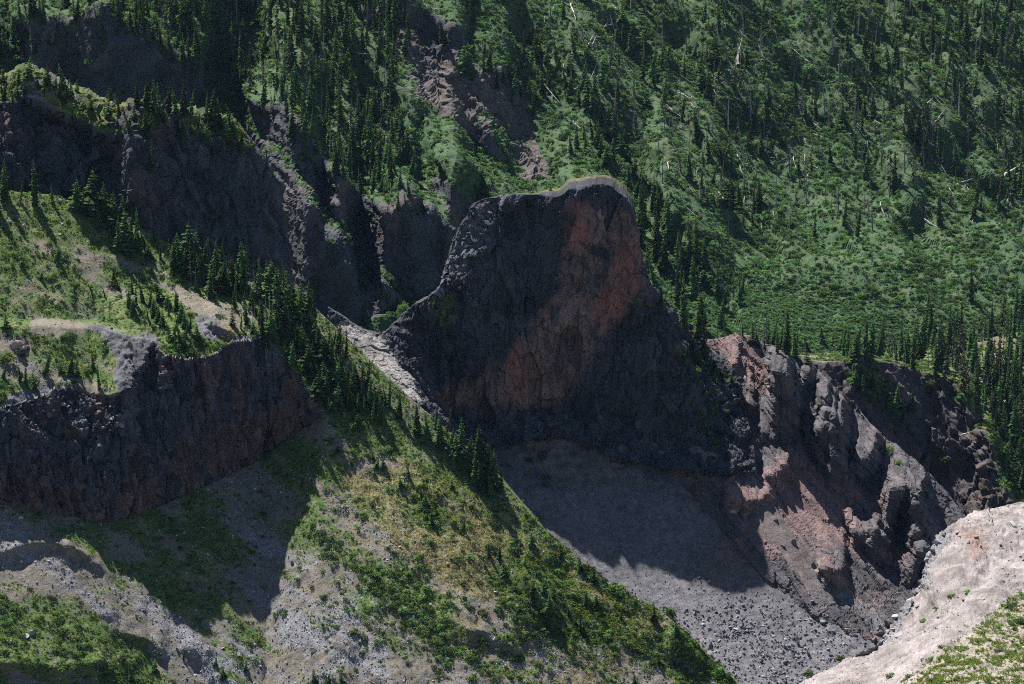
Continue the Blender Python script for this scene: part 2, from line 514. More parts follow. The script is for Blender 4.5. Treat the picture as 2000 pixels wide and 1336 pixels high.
def slope_y(u, v, off):
    yc = -(v - 668) / FPX
    a = (u - 1000) / FPX / (yc * SP + CP)
    return (786.85 + off) / (.63 - .25 * a + tanv(v))

def slope_surface(u, v):
    off = interp(u, [(-160, 19), (150, 21), (300, 27), (520, 27), (620, 10), (760, 3), (900, 0), (1500, 0)])
    prot = interp(u, [(180, 0), (240, 12), (500, 14), (560, 9), (620, 2), (680, 0)])
    rim = interp(u, RIM); base = interp(u, BASE)
    hump = lambda w: -prot * ss(555, 660, w)
    top = slope_y(u, v, 0) + 7 * ss(640, 622, v - np.maximum(0, u - 190) * .28) * ss(360, 290, u) + hump(v)
    yr = slope_y(u, rim, 0) + hump(rim); yb = slope_y(u, base, off)
    low = slope_y(u, v, off)
    t = np.clip((v - rim) / np.maximum(base - rim, 1), 0, 1)
    mid = yr + (yb - yr) * (t + .10 * np.sin(np.pi * t))
    cliffy = np.where(v <= rim, top, np.where(v >= base, low, mid))
    open_ = slope_y(u, v, off * ss(680, 1020, v)) + hump(v) * ss(1000, 760, v)
    w = ss(600, 640, u)
    return cliffy * (1 - w) + open_ * w, t, rim, base

LEDGES = [([(-100, 1082), (0, 1072), (60, 1058), (130, 1062), (180, 1092), (230, 1130)], 3.4, 26), ([(-100, 1290), (40, 1292), (120, 1298), (190, 1290), (240, 1300)], 5.5, 40),
          ([(290, 1130), (350, 1118), (420, 1115), (450, 1080)], 2.4, 18), ([(230, 1225), (300, 1250), (330, 1290)], 2.5, 25),
          ([(20, 668), (60, 675)], 2.2, 16), ([(400, 625), (440, 640), (470, 655)], 2.5, 22), ([(1040, 840), (1065, 880), (1050, 960)], 2.5, 20),
          ([(1020, 1110), (1060, 1180), (1100, 1230)], 3, 25), ([(900, 1215), (960, 1240), (1030, 1275)], 4, 25), ([(1290, 1270), (1330, 1255), (1390, 1300)], 5, 40), ([(1110, 1155), (1190, 1185)], 3, 18)]
SLAB = [[(158, 628), (200, 634), (303, 662), (305, 680), (275, 702), (262, 740), (240, 774), (222, 745), (228, 700), (200, 655)], [(455, 655), (520, 655), (560, 720), (530, 730), (470, 690)],
        [(30, 770), (140, 745), (215, 775), (250, 860), (150, 830), (0, 830), (0, 795)], [(380, 620), (430, 620), (445, 660), (400, 665)]]
BARE = [[(40, 462), (150, 470), (260, 510), (350, 540), (270, 530), (150, 505), (70, 500)], [(290, 540), (400, 580), (480, 640), (440, 650), (370, 600)], [(60, 628), (170, 630), (160, 650), (50, 660)],
        [(0, 650), (60, 665), (60, 690), (0, 680)], [(90, 735), (190, 745), (200, 775), (110, 760)]]
SCREE = [[(-160, 960), (60, 1010), (170, 1090), (290, 1150), (420, 1210), (520, 1260), (700, 1400), (480, 1400), (300, 1270), (130, 1170), (-160, 1110)],
         [(430, 920), (520, 900), (600, 960), (560, 1030), (640, 1120), (760, 1230), (880, 1400), (600, 1400), (520, 1230), (470, 1010)],
         [(640, 1040), (680, 1080), (760, 1180), (900, 1300), (1010, 1400), (840, 1400), (720, 1220)], [(690, 920), (800, 980), (860, 1050), (820, 1060), (740, 1000)], [(820, 1020), (900, 1120), (960, 1200), (900, 1190)]]
GREENS = [[(600, 1000), (720, 1100), (860, 1220), (1010, 1330), (920, 1330), (760, 1200), (640, 1090)], [(500, 1030), (600, 1040), (700, 1150), (640, 1160)], [(-160, 1150), (80, 1180), (230, 1240), (330, 1330), (-160, 1330)],
          [(640, 640), (830, 810), (1000, 1000), (900, 940), (800, 880), (640, 900), (600, 760)], [(-160, 340), (200, 400), (400, 520), (640, 640), (640, 800), (480, 640), (300, 530), (-160, 470)],
          [(1000, 1000), (1120, 1100), (1240, 1170), (1350, 1250), (1420, 1336), (1300, 1300), (1100, 1250), (1000, 1150), (1050, 1050)], [(330, 690), (420, 700), (400, 720), (340, 730)], [(270, 560), (400, 600), (480, 700), (340, 700)],
          [(250, 1000), (400, 1000), (460, 1080), (420, 1140), (280, 1100)], [(480, 880), (620, 850), (640, 980), (560, 990)], [(400, 1140), (520, 1180), (510, 1230), (420, 1200)]]

def streaks(u, v, seed, la=170, lb=26):
    a = (u * .8 + v * .6).ravel(); b = (-u * .6 + v * .8).ravel()
    return fbm(np.stack([a / la, b / lb, 0 * a], -1), 5, seed, .6).reshape(u.shape)

def build_near_slope():
    us = np.arange(-420, 1500, 2.3)
    n = 420
    vt = interp(us, SIL)
    s = np.linspace(0, 1, n)[:, None]
    u = np.broadcast_to(us[None, :], (n, len(us))).copy()
    v = vt[None, :] + (1425 - vt[None, :]) * s
    y, t, rim, base = slope_surface(u, v)
    cl = ((v > rim) & (v < base) & (u < 636)).astype(float)
    # ledges and broken steps in the slope
    lw = warp(u, v, 9, 26, 47)
    lm = np.zeros(u.shape)
    for ln, h, w in LEDGES:
        d, sd, tt = line_sd(lw[0], lw[1], ln)
        lm = np.maximum(lm, ss(0, .15, tt) * ss(1, .85, tt) * ss(-3, 4, np.where(sd > 0, d, -d)) * ss(w * .8, w * .5, d))
    st = streaks(u, v, 48, 120, 45)
    lm = np.maximum(lm, .6 * ss(.3, .45, st) * (1 - cl) * ss(60, 120, v - vt[None, :]))
    y = relief(u, v, y, lm * .95, 1.0, 55)
    # thickness of the rounded edge
    p = P(u, v, y)
    q = p.reshape(-1, 3)
    wu, wv = warp(u, v, 10, 40, 41)
    slab = pmask(wu, wv, SLAB, 7)
    rock = np.maximum(slab, cl).ravel()
    edge = np.clip((v - vt[None, :]) / 40, 0, 1).ravel()
    f1, c1 = facets(q / np.array([4.5, 4.5, 13]), 51)
    f2, c2 = facets(q / np.array([1.7, 1.7, 4.5]), 53)
    f3, c3 = facets(q / 1.3, 54)
    colm = fbm(q * np.array([.42, .42, .035]), 5, 55, .62, ridge=True)
    clr = cl.ravel()
    d = (1 - clr) * edge * (1.2 * fbm(q / 32, 3, 42) + .55 * fbm(q / 9, 4, 43)) + (1 - rock) * (.35 * fbm(q / 2.6, 4, 44)) \
        + rock * (.75 * f2 + .3 * f3) * (1 - .15 * slab.ravel()) + clr * (2.0 * f1 + 1.5 * colm + 1.5 * fbm(q / 14, 3, 45))
    d *= np.where(clr > 0, np.minimum(1, 1.0 * np.ones_like(clr)), 1)
    G = displace(p, d)
    # far side of the ridge, out of sight: falls to the gully floor
    back = []
    for k in range(7, 0, -1):
        b = G[:1].copy()
        w = ss(480, 620, us)[None, :]
        b[..., 1] += k * (6 + 2 * w); b[..., 0] += k * 3.5 * w
        b[..., 2] += k * (-3.0 * (1 - w) - 10 * w) if k > 1 else (-1.5 * (1 - w) - 5 * w)
        back.append(b)
    G = np.concatenate(back + [G], 0)
    pad = lambda a: np.concatenate([a[:1]] * 7 + [np.asarray(a).reshape(u.shape)], 0)
    s1 = streaks(u, v, 61); s2 = streaks(u, v, 62, 60, 18)
    nz = fbm(q / 12, 4, 63).reshape(u.shape)
    w2 = warp(u, v, 34, 70, 49)
    gm = pmask(w2[0], w2[1], GREENS, 34); sm = pmask(w2[0], w2[1], SCREE, 34); bm = pmask(wu, wv, BARE, 7)
    upm = ss(720, 640, v) * ss(480, 380, u)
    veg = np.clip(.47 + .24 * upm + .22 * gm + .55 * s1 + .35 * nz - .22 * sm - .45 * bm, 0, 1) * (1 - slab * .85) * (1 - cl * .93)
    mead = pmask(wu, wv, [[(-160, 380), (120, 410), (220, 480), (130, 470), (-160, 455)]], 12)
    veg = np.maximum(veg, mead * .85)
    drz = pmask(wu, wv, [[(660, 940), (820, 900), (1000, 1000), (1060, 1080), (1040, 1180), (900, 1160), (780, 1060)], [(1080, 1090), (1200, 1180), (1260, 1230), (1150, 1200), (1080, 1150)], [(430, 620), (520, 650), (450, 690), (400, 690)]], 20)
    dry = np.clip(.35 + .55 * drz + .35 * s2 - .2 * sm - .25 * bm, 0, 1) * (1 - slab) * (1 - cl)
    scr = np.clip(.22 - .2 * upm + .25 * sm - .45 * s1 + .35 * nz - .2 * drz - .1 * gm, 0, 1) * (1 - slab) * (1 - cl)
    tone = (.45 * f2 * (rock + .2) + .4 * f1 * clr).reshape(u.shape)
    warm = np.clip(cl * (.3 + .9 * fbm(q / np.array([7, 7, 22]), 4, 64).reshape(u.shape) + .5 * ss(.45, .8, t)) + (1 - cl) * (1 - slab) * .6 + .5 * bm, 0, 1)
    lay = dict(veg=veg, warm=warm, scree=scr, dry=dry, tone=tone)
    A = {k: pad(a) for k, a in lay.items()}
    mat = ground_mat('slope_ground', (.09, .088, .092), (.142, .122, .094), (.19, .186, .194), ((.042, .072, .022), (.085, .122, .036)), (.165, .147, .08), grain=1.15)
    cmat = ground_mat('basalt_rock', (.057, .059, .069), (.105, .072, .063), (.3, .29, .29), streak=(.8, .8, .09), grain=1.2, bump=.8)
    ck = np.concatenate([np.zeros((7, len(us)), bool), cl > 0], 0)
    o = mesh_grid('near_slope', G, mat, A, keep=~ck)
    tag(o, 'near slope of dry grass, green shrubs and grey scree falling to the right', None, None, 'structure')
    c = mesh_grid('basalt_cliff', G, cmat, A, keep=ck, smooth=False)
    tag(c, 'long basalt cliff band in shadow at lower left with columnar broken face', 'cliff')
    return o, c

# ---- the rock tower ------------------------------------------------------
TOWER = [  # columns: crest ... base
    [(640, 600, 1095), (640, 640, 1085), (650, 680, 1075), (660, 720, 1065), (670, 770, 1052)],
    [(700, 640, 1090), (705, 670, 1082), (715, 700, 1075), (730, 740, 1065), (745, 800, 1050)],
    [(742, 654, 1088), (762, 690, 1079), (780, 720, 1071), (805, 755, 1063), (842, 815, 1050)],
    [(765, 636, 1100), (795, 685, 1091), (812, 732, 1085), (832, 775, 1078), (858, 830, 1068)],
    [(800, 602, 1106), (820, 660, 1101), (838, 718, 1098), (858, 768, 1093), (885, 826, 1088)],
    [(855, 564, 1114), (872, 632, 1107), (884, 702, 1103), (904, 767, 1099), (924, 822, 1096)],
    [(873, 507, 1122), (903, 590, 1110), (925, 672, 1104), (945, 752, 1101), (962, 816, 1098)],
    [(890, 458, 1131), (918, 560, 1113), (955, 650, 1105), (980, 741, 1101), (1002, 811, 1098)],
    [(932, 396, 1142), (962, 520, 1114), (995, 630, 1106), (1020, 730, 1101), (1042, 804, 1097)],
    [(988, 382, 1136), (1005, 500, 1115), (1038, 620, 1106), (1060, 720, 1101), (1085, 797, 1096)],
    [(1040, 379, 1131), (1058, 490, 1116), (1083, 610, 1107), (1105, 710, 1102), (1122, 806, 1094)],
    [(1085, 378, 1131), (1108, 480, 1117), (1130, 590, 1108), (1150, 700, 1100), (1162, 824, 1088)],
    [(1120, 360, 1132), (1150, 470, 1118), (1170, 580, 1108), (1190, 705, 1097), (1202, 842, 1080)],
    [(1190, 355, 1134), (1200, 465, 1118), (1212, 575, 1106), (1235, 705, 1090), (1250, 852, 1073)],
    [(1236, 405, 1131), (1243, 490, 1117), (1246, 572, 1104), (1280, 705, 1086), (1302, 862, 1069)],
    [(1252, 545, 1120), (1277, 592, 1104), (1302, 645, 1092), (1330, 735, 1081), (1352, 872, 1066)],
    [(1330, 622, 1115), (1345, 662, 1104), (1365, 714, 1093), (1385, 784, 1081), (1402, 872, 1066)],
    [(1395, 692, 1112), (1406, 722, 1103), (1420, 754, 1096), (1430, 804, 1086), (1442, 866, 1073)],
    [(1442, 748, 1112), (1446, 768, 1106), (1452, 796, 1100), (1462, 830, 1092), (1472, 866, 1084)]]

def build_tower():
    T = []
    for ci, c in enumerate(TOWER):
        n = []
        for k, (a, b, y) in enumerate(c):
            if ci >= 5:
                yb = float(talus_y(c[4][0], c[4][1])) - 3
                t = (y - c[4][2]) / (c[0][2] - c[4][2])
                top = yb + (c[0][2] - c[4][2]) * (.355 if ci < 15 else .6 if ci == 15 else .95)
                y = yb + (top - yb) * t
            n.append((a, b, y))
        if 6 <= ci <= 8:
            n[0] = (n[0][0], n[0][1], n[0][2] + {6: 10, 7: 7, 8: 0}[ci])
            e = {6: (908, 556), 7: (934, 508), 8: (974, 448)}[ci]
            n[1] = (e[0], e[1], n[1][2] + 1.5)
        T.append(n)
    rows = [[c[k] for c in T] for k in range(5)]
    crest = rows[0]
    und = [(a + 4, b + 55, c - 14) for a, b, c in rows[-1]]
    b2 = [(a, b + 130, c + 55) for a, b, c in crest]
    b1 = [(a, b + 14, c + 20) for a, b, c in crest]
    b0 = [(a + 2, b - (12 if 11 <= i <= 14 else 2), c + (9 if 11 <= i <= 14 else 7)) for i, (a, b, c) in enumerate(crest)]
    rows[0] = [(a, b + (7 if 11 <= i <= 14 else 0), c) for i, (a, b, c) in enumerate(crest)]
    G, tu, tv = net([b2, b1, b0] + rows + [und], 2.2, 2.2)
    q = G.reshape(-1, 3)
    u, v = UV(G)
    wu, wv = warp(u, v, 9, 35, 71)
    tvv = tv.ravel()
    face = ss(2.9, 3.2, tvv)
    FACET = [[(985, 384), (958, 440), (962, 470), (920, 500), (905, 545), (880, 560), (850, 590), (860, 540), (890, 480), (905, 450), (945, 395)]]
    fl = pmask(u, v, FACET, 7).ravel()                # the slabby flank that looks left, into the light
    f1, c1 = facets(q / np.array([9, 9, 17]), 72)
    f2, c2 = facets(q / np.array([3, 3, 6]), 73)
    f3, c3 = facets((q @ ROT.T) / np.array([9, 3.2, 2.0]), 74)
    right = ss(1230, 1290, (u + (v - 570) * .65).ravel()) * face
    smooth = pmask(wu, wv, [[(1100, 385), (1240, 420), (1250, 570), (1170, 690), (1090, 780), (960, 800), (960, 720), (1060, 620)]], 25).ravel()
    rough = (1 - .35 * smooth)
    colm = fbm(q * np.array([.3, .3, .03]), 5, 75, .6)
    d = face * rough * (2.1 * f1 + 1.1 * f2) - face * (.22 * (c1 < .03) + .25 * (c2 < .05)) + face * .45 * facets(q / np.array([1.5, 1.5, 3.5]), 79)[0] + face * (.5 + .5 * rough) * colm + .9 * fbm(q / 16, 4, 76) * face + .25 * fbm(q / 2, 4, 77) + (1 - face) * .9 * fbm(q / 5, 4, 78)
    d = d * (1 - .75 * fl) + fl * (1.5 * f3 - .9 * (c3 < .07))
    d += right * 1.8 * fbm(q / 7, 4, 79, ridge=True)
    ledge = pmask(u, v, [[(660, 625), (735, 655), (780, 700), (838, 790), (800, 780), (700, 700), (640, 640)]], 10).ravel()
    d = d * (1 - .72 * ledge)
    G = displace(G, d)
    # fallen in alcove and the shoulder that runs out below it
    RED = [[(1120, 385), (1140, 395), (1135, 430), (1105, 425), (1105, 400)], [(1150, 420), (1165, 470), (1140, 500), (1100, 500), (1100, 440)], [(1195, 430), (1240, 440), (1252, 560), (1225, 620), (1150, 670), (1145, 620), (1180, 520)],
           [(1015, 645), (1030, 690), (1040, 790), (985, 790), (990, 690)], [(1040, 690), (1065, 700), (1060, 770), (1040, 770)]]
    red = pmask(wu, wv, RED, 16)
    brown = pmask(wu, wv, [[(840, 770), (1000, 700), (1090, 520), (1140, 395), (1250, 420), (1250, 580), (1110, 780), (960, 812), (880, 810)]], 30)
    dark = pmask(wu, wv, [[(1140, 480), (1200, 490), (1170, 510)], [(1050, 500), (1090, 560), (1060, 600), (1030, 560)]], 12)
    stain = fbm(np.stack([wu.ravel() / 22, wv.ravel() / 75, 0 * wu.ravel()], -1), 5, 80, .6).reshape(u.shape)
    warm = np.clip(brown * (.62 + .7 * stain) + .1, 0, 1) * (1 - dark)
    veg = ss(2.95, 2.6, tv) * (.55 + .5 * fbm(q / 6, 4, 81).reshape(u.shape)) * ss(8.0, 10.5, tu)
    VG = [[(860, 570), (890, 570), (895, 640), (870, 670), (855, 620)], [(1300, 650), (1380, 700), (1430, 740), (1440, 760), (1380, 730), (1310, 690)], [(1190, 360), (1240, 410), (1245, 425), (1200, 385)], [(1230, 560), (1260, 570), (1280, 620), (1240, 600)]]
    veg = np.clip(veg + pmask(wu, wv, VG, 10) * (.5 + .6 * fbm(q / 5, 4, 82).reshape(u.shape)), 0, 1)
    lite = pmask(wu, wv, [[(660, 625), (735, 655), (780, 700), (838, 790), (800, 780), (700, 700), (640, 640)]], 8)
    scr = np.clip(lite * .62 + ss(2.95, 2.7, tv) * .5 * ss(11, 12, tu), 0, 1)
    A = dict(veg=veg, warm=warm, scree=scr, dry=ss(2.95, 2.6, tv) * .6 * ss(9, 11, tu), tone=(.35 * f1 + .3 * f2 + .5 * fbm(q / 9, 4, 86)).reshape(u.shape) * (1 - .3 * red) - .1 * dark + fl.reshape(u.shape) * 1.5, red=np.clip(red * (.75 + .6 * stain), 0, 1))  # left flank tone is raised so its slabs read as sunlit
    mat = ground_mat('tower_rock', (.052, .052, .06), (.165, .108, .09), (.34, .31, .29), streak=(.3, .3, .08), grain=.9, bump=.7)
    # red iron-stained patches
    nt = mat.node_tree; b = [n for n in nt.nodes if n.type == 'BSDF_PRINCIPLED'][0]
    src = b.inputs['Base Color'].links[0].from_socket
    at = nt.nodes.new('ShaderNodeAttribute'); at.attribute_name = 'red'
    nz = nt.nodes.new('ShaderNodeTexNoise'); nz.inputs['Scale'].default_value = .45; nz.inputs['Detail'].default_value = 6
    ad = nt.nodes.new('ShaderNodeMath'); ad.operation = 'MULTIPLY_ADD'; nt.links.new(nz.outputs[0], ad.inputs[0]); ad.inputs[1].default_value = .8; ad.inputs[2].default_value = -.5
    a2 = nt.nodes.new('ShaderNodeMath'); a2.operation = 'ADD'; a2.use_clamp = True; nt.links.new(ad.outputs[0], a2.inputs[0]); nt.links.new(at.outputs['Fac'], a2.inputs[1])
    a3 = nt.nodes.new('ShaderNodeMath'); a3.operation = 'MULTIPLY'; nt.links.new(a2.outputs[0], a3.inputs[0]); nt.links.new(at.outputs['Fac'], a3.inputs[1])
    mx = nt.nodes.new('ShaderNodeMix'); mx.data_type = 'RGBA'; nt.links.new(a3.outputs[0], mx.inputs[0]); nt.links.new(src, mx.inputs[6]); mx.inputs[7].default_value = (.33, .125, .09, 1)
    nt.links.new(mx.outputs[2], b.inputs['Base Color'])
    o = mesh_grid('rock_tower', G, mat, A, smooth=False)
    return tag(o, 'tall rock tower with a sheer red stained face and a slabby left flank painted sunlit', 'rock tower')

# ---- talus under the tower ----------------------------------------------
def talus_y(u, v):
    yc = -(v - 668) / FPX
    a = (u - 1000) / FPX / (yc * SP + CP)
    y = 956.0 / (.67 + tanv(v) - .0 * a)
    return y

def build_talus():
    us = np.arange(780, 1800, 2.6); vs = np.arange(770, 1420, 2.4)
    u, v = np.meshgrid(us, vs)
    y = talus_y(u, v)
    y = y - .00030 * np.maximum(0, v - 1120) ** 2          # runs out flatter at the foot
    p = P(u, v, y); q = p.reshape(-1, 3)
    wu, wv = warp(u, v, 12, 50, 91)
    bank = pmask(wu, wv, [[(950, 820), (1100, 800), (1400, 860), (1420, 960), (1350, 1000), (1300, 900), (1250, 930), (1150, 945), (1080, 930), (1020, 880)]], 20)
    d = 1.2 * fbm(q / 25, 3, 92) + .3 * fbm(q / 4, 4, 93) + 2.2 * bank.ravel() * (fbm(q / 9, 4, 94, ridge=True)) + .5 * ss(1100, 1250, v.ravel()) * fbm(q / 2.2, 3, 95)
    G = displace(p, d)
    kp = (v > interp(us, [(780, 740), (1300, 800), (1400, 850), (1480, 940), (1560, 1060), (1640, 1150), (1720, 1210), (1760, 1225), (1800, 1230)])[None, :])
    f2, c2 = facets(q / 2.2, 96)
    ch = fbm(np.stack([(u * .45 + v * .9).ravel() / 240, (u * .9 - v * .45).ravel() / 16, 0 * u.ravel()], -1), 4, 98, .6).reshape(u.shape)
    rr = ss(1330, 1460, u + (v - 1000) * .1) * ss(1200, 1080, v)          # reddish earth at the right
    scr = np.clip(.72 - .6 * ss(1020, 850, v) - .8 * bank - .5 * rr + .25 * fbm(q / 12, 4, 97).reshape(u.shape), 0, 1)
    A = dict(veg=0 * u, warm=np.clip(.35 + .3 * bank + .6 * rr + .4 * ch, 0, 1), scree=np.clip(scr - .3 * ch, 0, 1), dry=0 * u, tone=.4 * f2 + .35 * ch.ravel())
    mat = ground_mat('talus_stone', (.072, .068, .073), (.11, .088, .083), (.138, .132, .139), grain=1.3)
    o = mesh_grid('talus_slope', G, mat, A, keep=kp)
    return tag(o, 'grey talus slope under the rock tower, half in its shadow', None, None, 'structure')

# ---- eroded brown ridge ---------------------------------------------------
def build_badlands():
    crest = [(1355, 660, 1125), (1388, 664, 1118), (1440, 655, 1116), (1480, 663, 1115), (1535, 690, 1113), (1580, 714, 1112), (1650, 776, 1106), (1720, 850, 1098), (1790, 905, 1090), (1850, 966, 1080), (1885, 1018, 1066), (1930, 1080, 1050)]
    base = [(1330, 900, 1062), (1370, 950, 1050), (1420, 1010, 1036), (1465, 1075, 1026), (1520, 1130, 1014), (1570, 1170, 1004), (1625, 1205, 996), (1675, 1232, 990), (1722, 1250, 985), (1775, 1205, 990), (1835, 1140, 1000), (1900, 1140, 1005)]
    crest = [(a, b, c + 30) for a, b, c in crest]
    base = [(a, b, float(talus_y(a, b)) - .0003 * max(0, b - 1120) ** 2 - 1.5) for a, b, c in base]
    rows = [[(a + 10, b + 150, c + 60) for a, b, c in crest], [(a + 4, b + 16, c + 18) for a, b, c in crest], [(a + 1, b - 1, c + 5) for a, b, c in crest], crest]
    for t in (.25, .5, .75):
        rows.append([(a + (a2 - a) * t, b + (b2 - b) * t, c + (c2 - c) * t) for (a, b, c), (a2, b2, c2) in zip(crest, base)])
    rows.append(base)
    rows.append([(a - 6, b + 45, float(talus_y(a, b + 45)) + 3) for a, b, c in base])
    G, tu, tv = net(rows, 2.2, 2.2)
    u, v = UV(G); Y = G[..., 1].copy()
    wu, wv = warp(u, v, 16, 45, 101)
    WALLS = [[(1500, 700), (1530, 720), (1555, 800), (1562, 885), (1535, 870), (1512, 850), (1515, 780)], [(1560, 830), (1625, 870), (1660, 930), (1690, 985), (1665, 975), (1595, 915)], [(1600, 840), (1648, 812), (1645, 878), (1612, 862)],
             [(1665, 905), (1718, 880), (1722, 895), (1690, 950)], [(1728, 950), (1788, 955), (1795, 1030), (1788, 1115), (1765, 1060), (1738, 1020)], [(1650, 1015), (1690, 1040), (1738, 1050), (1735, 1115), (1700, 1105), (1655, 1060)],
             [(1405, 695), (1430, 700), (1455, 740), (1440, 745)], [(1420, 810), (1470, 790), (1475, 800), (1430, 840)], [(1440, 880), (1520, 840), (1510, 860), (1450, 890)], [(1500, 940), (1550, 900), (1560, 910), (1510, 965)],
             [(1560, 720), (1600, 770), (1640, 820), (1620, 820), (1570, 760)], [(1590, 1120), (1640, 1110), (1650, 1150), (1610, 1160)], [(1420, 980), (1500, 970), (1500, 990), (1440, 1010)], [(1770, 1090), (1800, 1080), (1800, 1130), (1770, 1140)]]
    w3 = warp(u, v, 24, 32, 131)
    m = pmask(w3[0], w3[1], WALLS, 4)
    Y2 = relief(u, v, Y, m, 1.03, 40, .7)
    G = P(u, v, Y2)
    q = G.reshape(-1, 3)
    # gullies run down the fall line, to the lower right
    a = (u * .62 + v * .78).ravel(); b = (u * .78 - v * .62).ravel()
    gl = fbm(np.stack([a / 190, b / 34, 0 * a], -1), 5, 102, .55, ridge=True)
    g2 = fbm(np.stack([a / 60, b / 9, 0 * a], -1), 4, 103, .6, ridge=True)
    f1, c1 = facets(q / 5, 104)
    rocky = ss(0, .35, fbm(q / 16, 3, 105) + .55 * ss(1600, 1800, u.ravel()) + .3 * ss(950, 1050, v.ravel()) - .5 * pmask(wu, wv, [[(1540, 900), (1660, 970), (1660, 1040), (1600, 1050), (1500, 1000)]], 20).ravel())
    face = ss(2.6, 3.3, tv).ravel()
    f2, c2 = facets(q / 2.2, 108)
    f3, c3 = facets(np.stack([a / 110, b / 17, q[:, 2] / 60], -1), 109)
    d = face * (1.5 * gl + .7 * g2 + 1.0 * f3 + (.1 + .7 * rocky) * (.6 * f1 + .5 * f2)) + .15 * fbm(q / 2, 4, 107)
    G = displace(G, d)
    redd = pmask(wu, wv, [[(1500, 900), (1560, 890), (1670, 980), (1660, 1050), (1600, 1060), (1500, 1010), (1450, 1040), (1440, 950)], [(1388, 664), (1480, 668), (1500, 760), (1440, 740)], [(1400, 900), (1480, 960), (1560, 1110), (1480, 1080)]], 25)
    tanp = pmask(wu, wv, [[(1550, 1040), (1720, 1200), (1740, 1260), (1640, 1150), (1560, 1080)]], 14)
    veg = pmask(wu, wv, [[(1340, 790), (1390, 810), (1405, 870), (1370, 880), (1345, 840)]], 8) * .8
    A = dict(veg=veg, warm=np.clip(.3 + .5 * redd + .3 * tanp + .35 * fbm(q / 14, 4, 108).reshape(u.shape), 0, 1), scree=np.clip(tanp * .7 + .15 * fbm(q / 6, 3, 109).reshape(u.shape), 0, 1),
             dry=tanp * .3, tone=.4 * f1 * rocky + .5 * fbm(np.stack([a / 260, b / 6, 0 * a], -1), 4, 110))
    mat = ground_mat('badland_earth', (.074, .068, .071), (.16, .108, .1), (.18, .155, .145), grain=1.0, bump=.7)
    o = mesh_grid('eroded_ridge', G, mat, A, smooth=False)
    return tag(o, 'bare eroded ridge of brown and reddish earth cut by dark gullies', 'ridge')

# ---- wooded bench and ravine wall behind the brown ridge --------------------
def build_bench():
    crest = [(1300, 700, 1240), (1440, 690, 1240), (1560, 704, 1236), (1620, 708, 1230), (1680, 698, 1226), (1720, 706, 1232), (1790, 722, 1240), (1850, 742, 1236), (1893, 772, 1226), (1905, 830, 1218), (1930, 850, 1205), (1955, 930, 1192), (1985, 1000, 1176), (2040, 1060, 1165), (2160, 1110, 1160), (2520, 1160, 1160)]
    base = [(1300, 960, 1190), (1440, 960, 1190), (1560, 960, 1188), (1640, 980, 1185), (1720, 1010, 1180), (1760, 1030, 1185), (1800, 1050, 1190), (1840, 1060, 1190), (1870, 1070, 1185), (1890, 1075, 1180), (1910, 1080, 1172), (1935, 1085, 1165), (1980, 1090, 1160), (2040, 1110, 1155), (2160, 1150, 1150), (2520, 1200, 1150)]
    far = [(1300, 690, 1420), (1440, 688, 1420), (1560, 690, 1420), (1620, 690, 1420), (1680, 690, 1420), (1720, 688, 1420), (1790, 684, 1420), (1850, 676, 1420), (1893, 668, 1420), (1915, 662, 1420), (1940, 660, 1420), (1965, 655, 1420), (2000, 650, 1420), (2060, 645, 1420), (2180, 640, 1420), (2540, 630, 1420)]
    mid = []
    for (a, b, c), (a2, b2, c2) in zip(crest, far):
        mid.append((a + (a2 - a) * .5, b * .55 + b2 * .45, c + (c2 - c) * .42))
    back = [(a, b - 2 + (0 if a < 1860 else -14), c + 12) for a, b, c in crest]
    rows = [far, mid, back, crest]
    for t, psh in ((.12, 0), (.5, 0), (.8, 0)):
        rows.append([(a + (a2 - a) * t, b + (b2 - b) * t, c + (c2 - c) * t) for (a, b, c), (a2, b2, c2) in zip(crest, base)])
    rows.append(base)
    G, tu, tv = net(rows, 3.0, 2.8)
    q = G.reshape(-1, 3); u, v = UV(G)
    wu, wv = warp(u, v, 12, 40, 111)
    face = ss(2.9, 3.3, tv).ravel()
    f1, c1 = facets(q / np.array([6, 6, 11]), 112)
    a = (u * .45 + v * .9).ravel(); b = (u * .9 - v * .45).ravel()
    gl = fbm(np.stack([a / 170, b / 40, 0 * a], -1), 4, 113, .55, ridge=True)
    d = face * (2.6 * f1 + 4.0 * gl + 1.0 * facets(q / 2.5, 119)[0]) + (1 - face) * (1.8 * fbm(q / 20, 4, 115))
    G = displace(G, d)
    top = 1 - face
    VG = [[(1640, 700), (1720, 715), (1790, 860), (1760, 860), (1690, 760), (1650, 760)], [(1895, 830), (1960, 800), (2000, 900), (2000, 990), (1960, 960), (1920, 850)], [(1780, 720), (1900, 760), (1900, 800), (1800, 770)]]
    veg = np.clip((.5 + .7 * fbm(q / 10, 4, 116).reshape(u.shape)) * top.reshape(u.shape) + pmask(wu, wv, VG, 14) * (.45 + .5 * fbm(q / 8, 4, 117).reshape(u.shape)), 0, 1)
    A = dict(veg=veg, warm=np.clip(.3 + .5 * fbm(q / 14, 4, 118), 0, 1), scree=np.clip(.3 * top + .4 * fbm(q / 8, 3, 119) - .1, 0, 1), dry=top * .5, tone=.4 * f1 * face)
    mat = ground_mat('bench_ground', (.058, .05, .05), (.12, .08, .068), (.22, .2, .19), ((.045, .075, .018), (.08, .11, .03)), grain=.9)
    o = mesh_grid('wooded_bench', G, mat, A)
    return tag(o, 'wooded bench with a dark ravine wall behind the brown eroded ridge', None, None, 'structure')

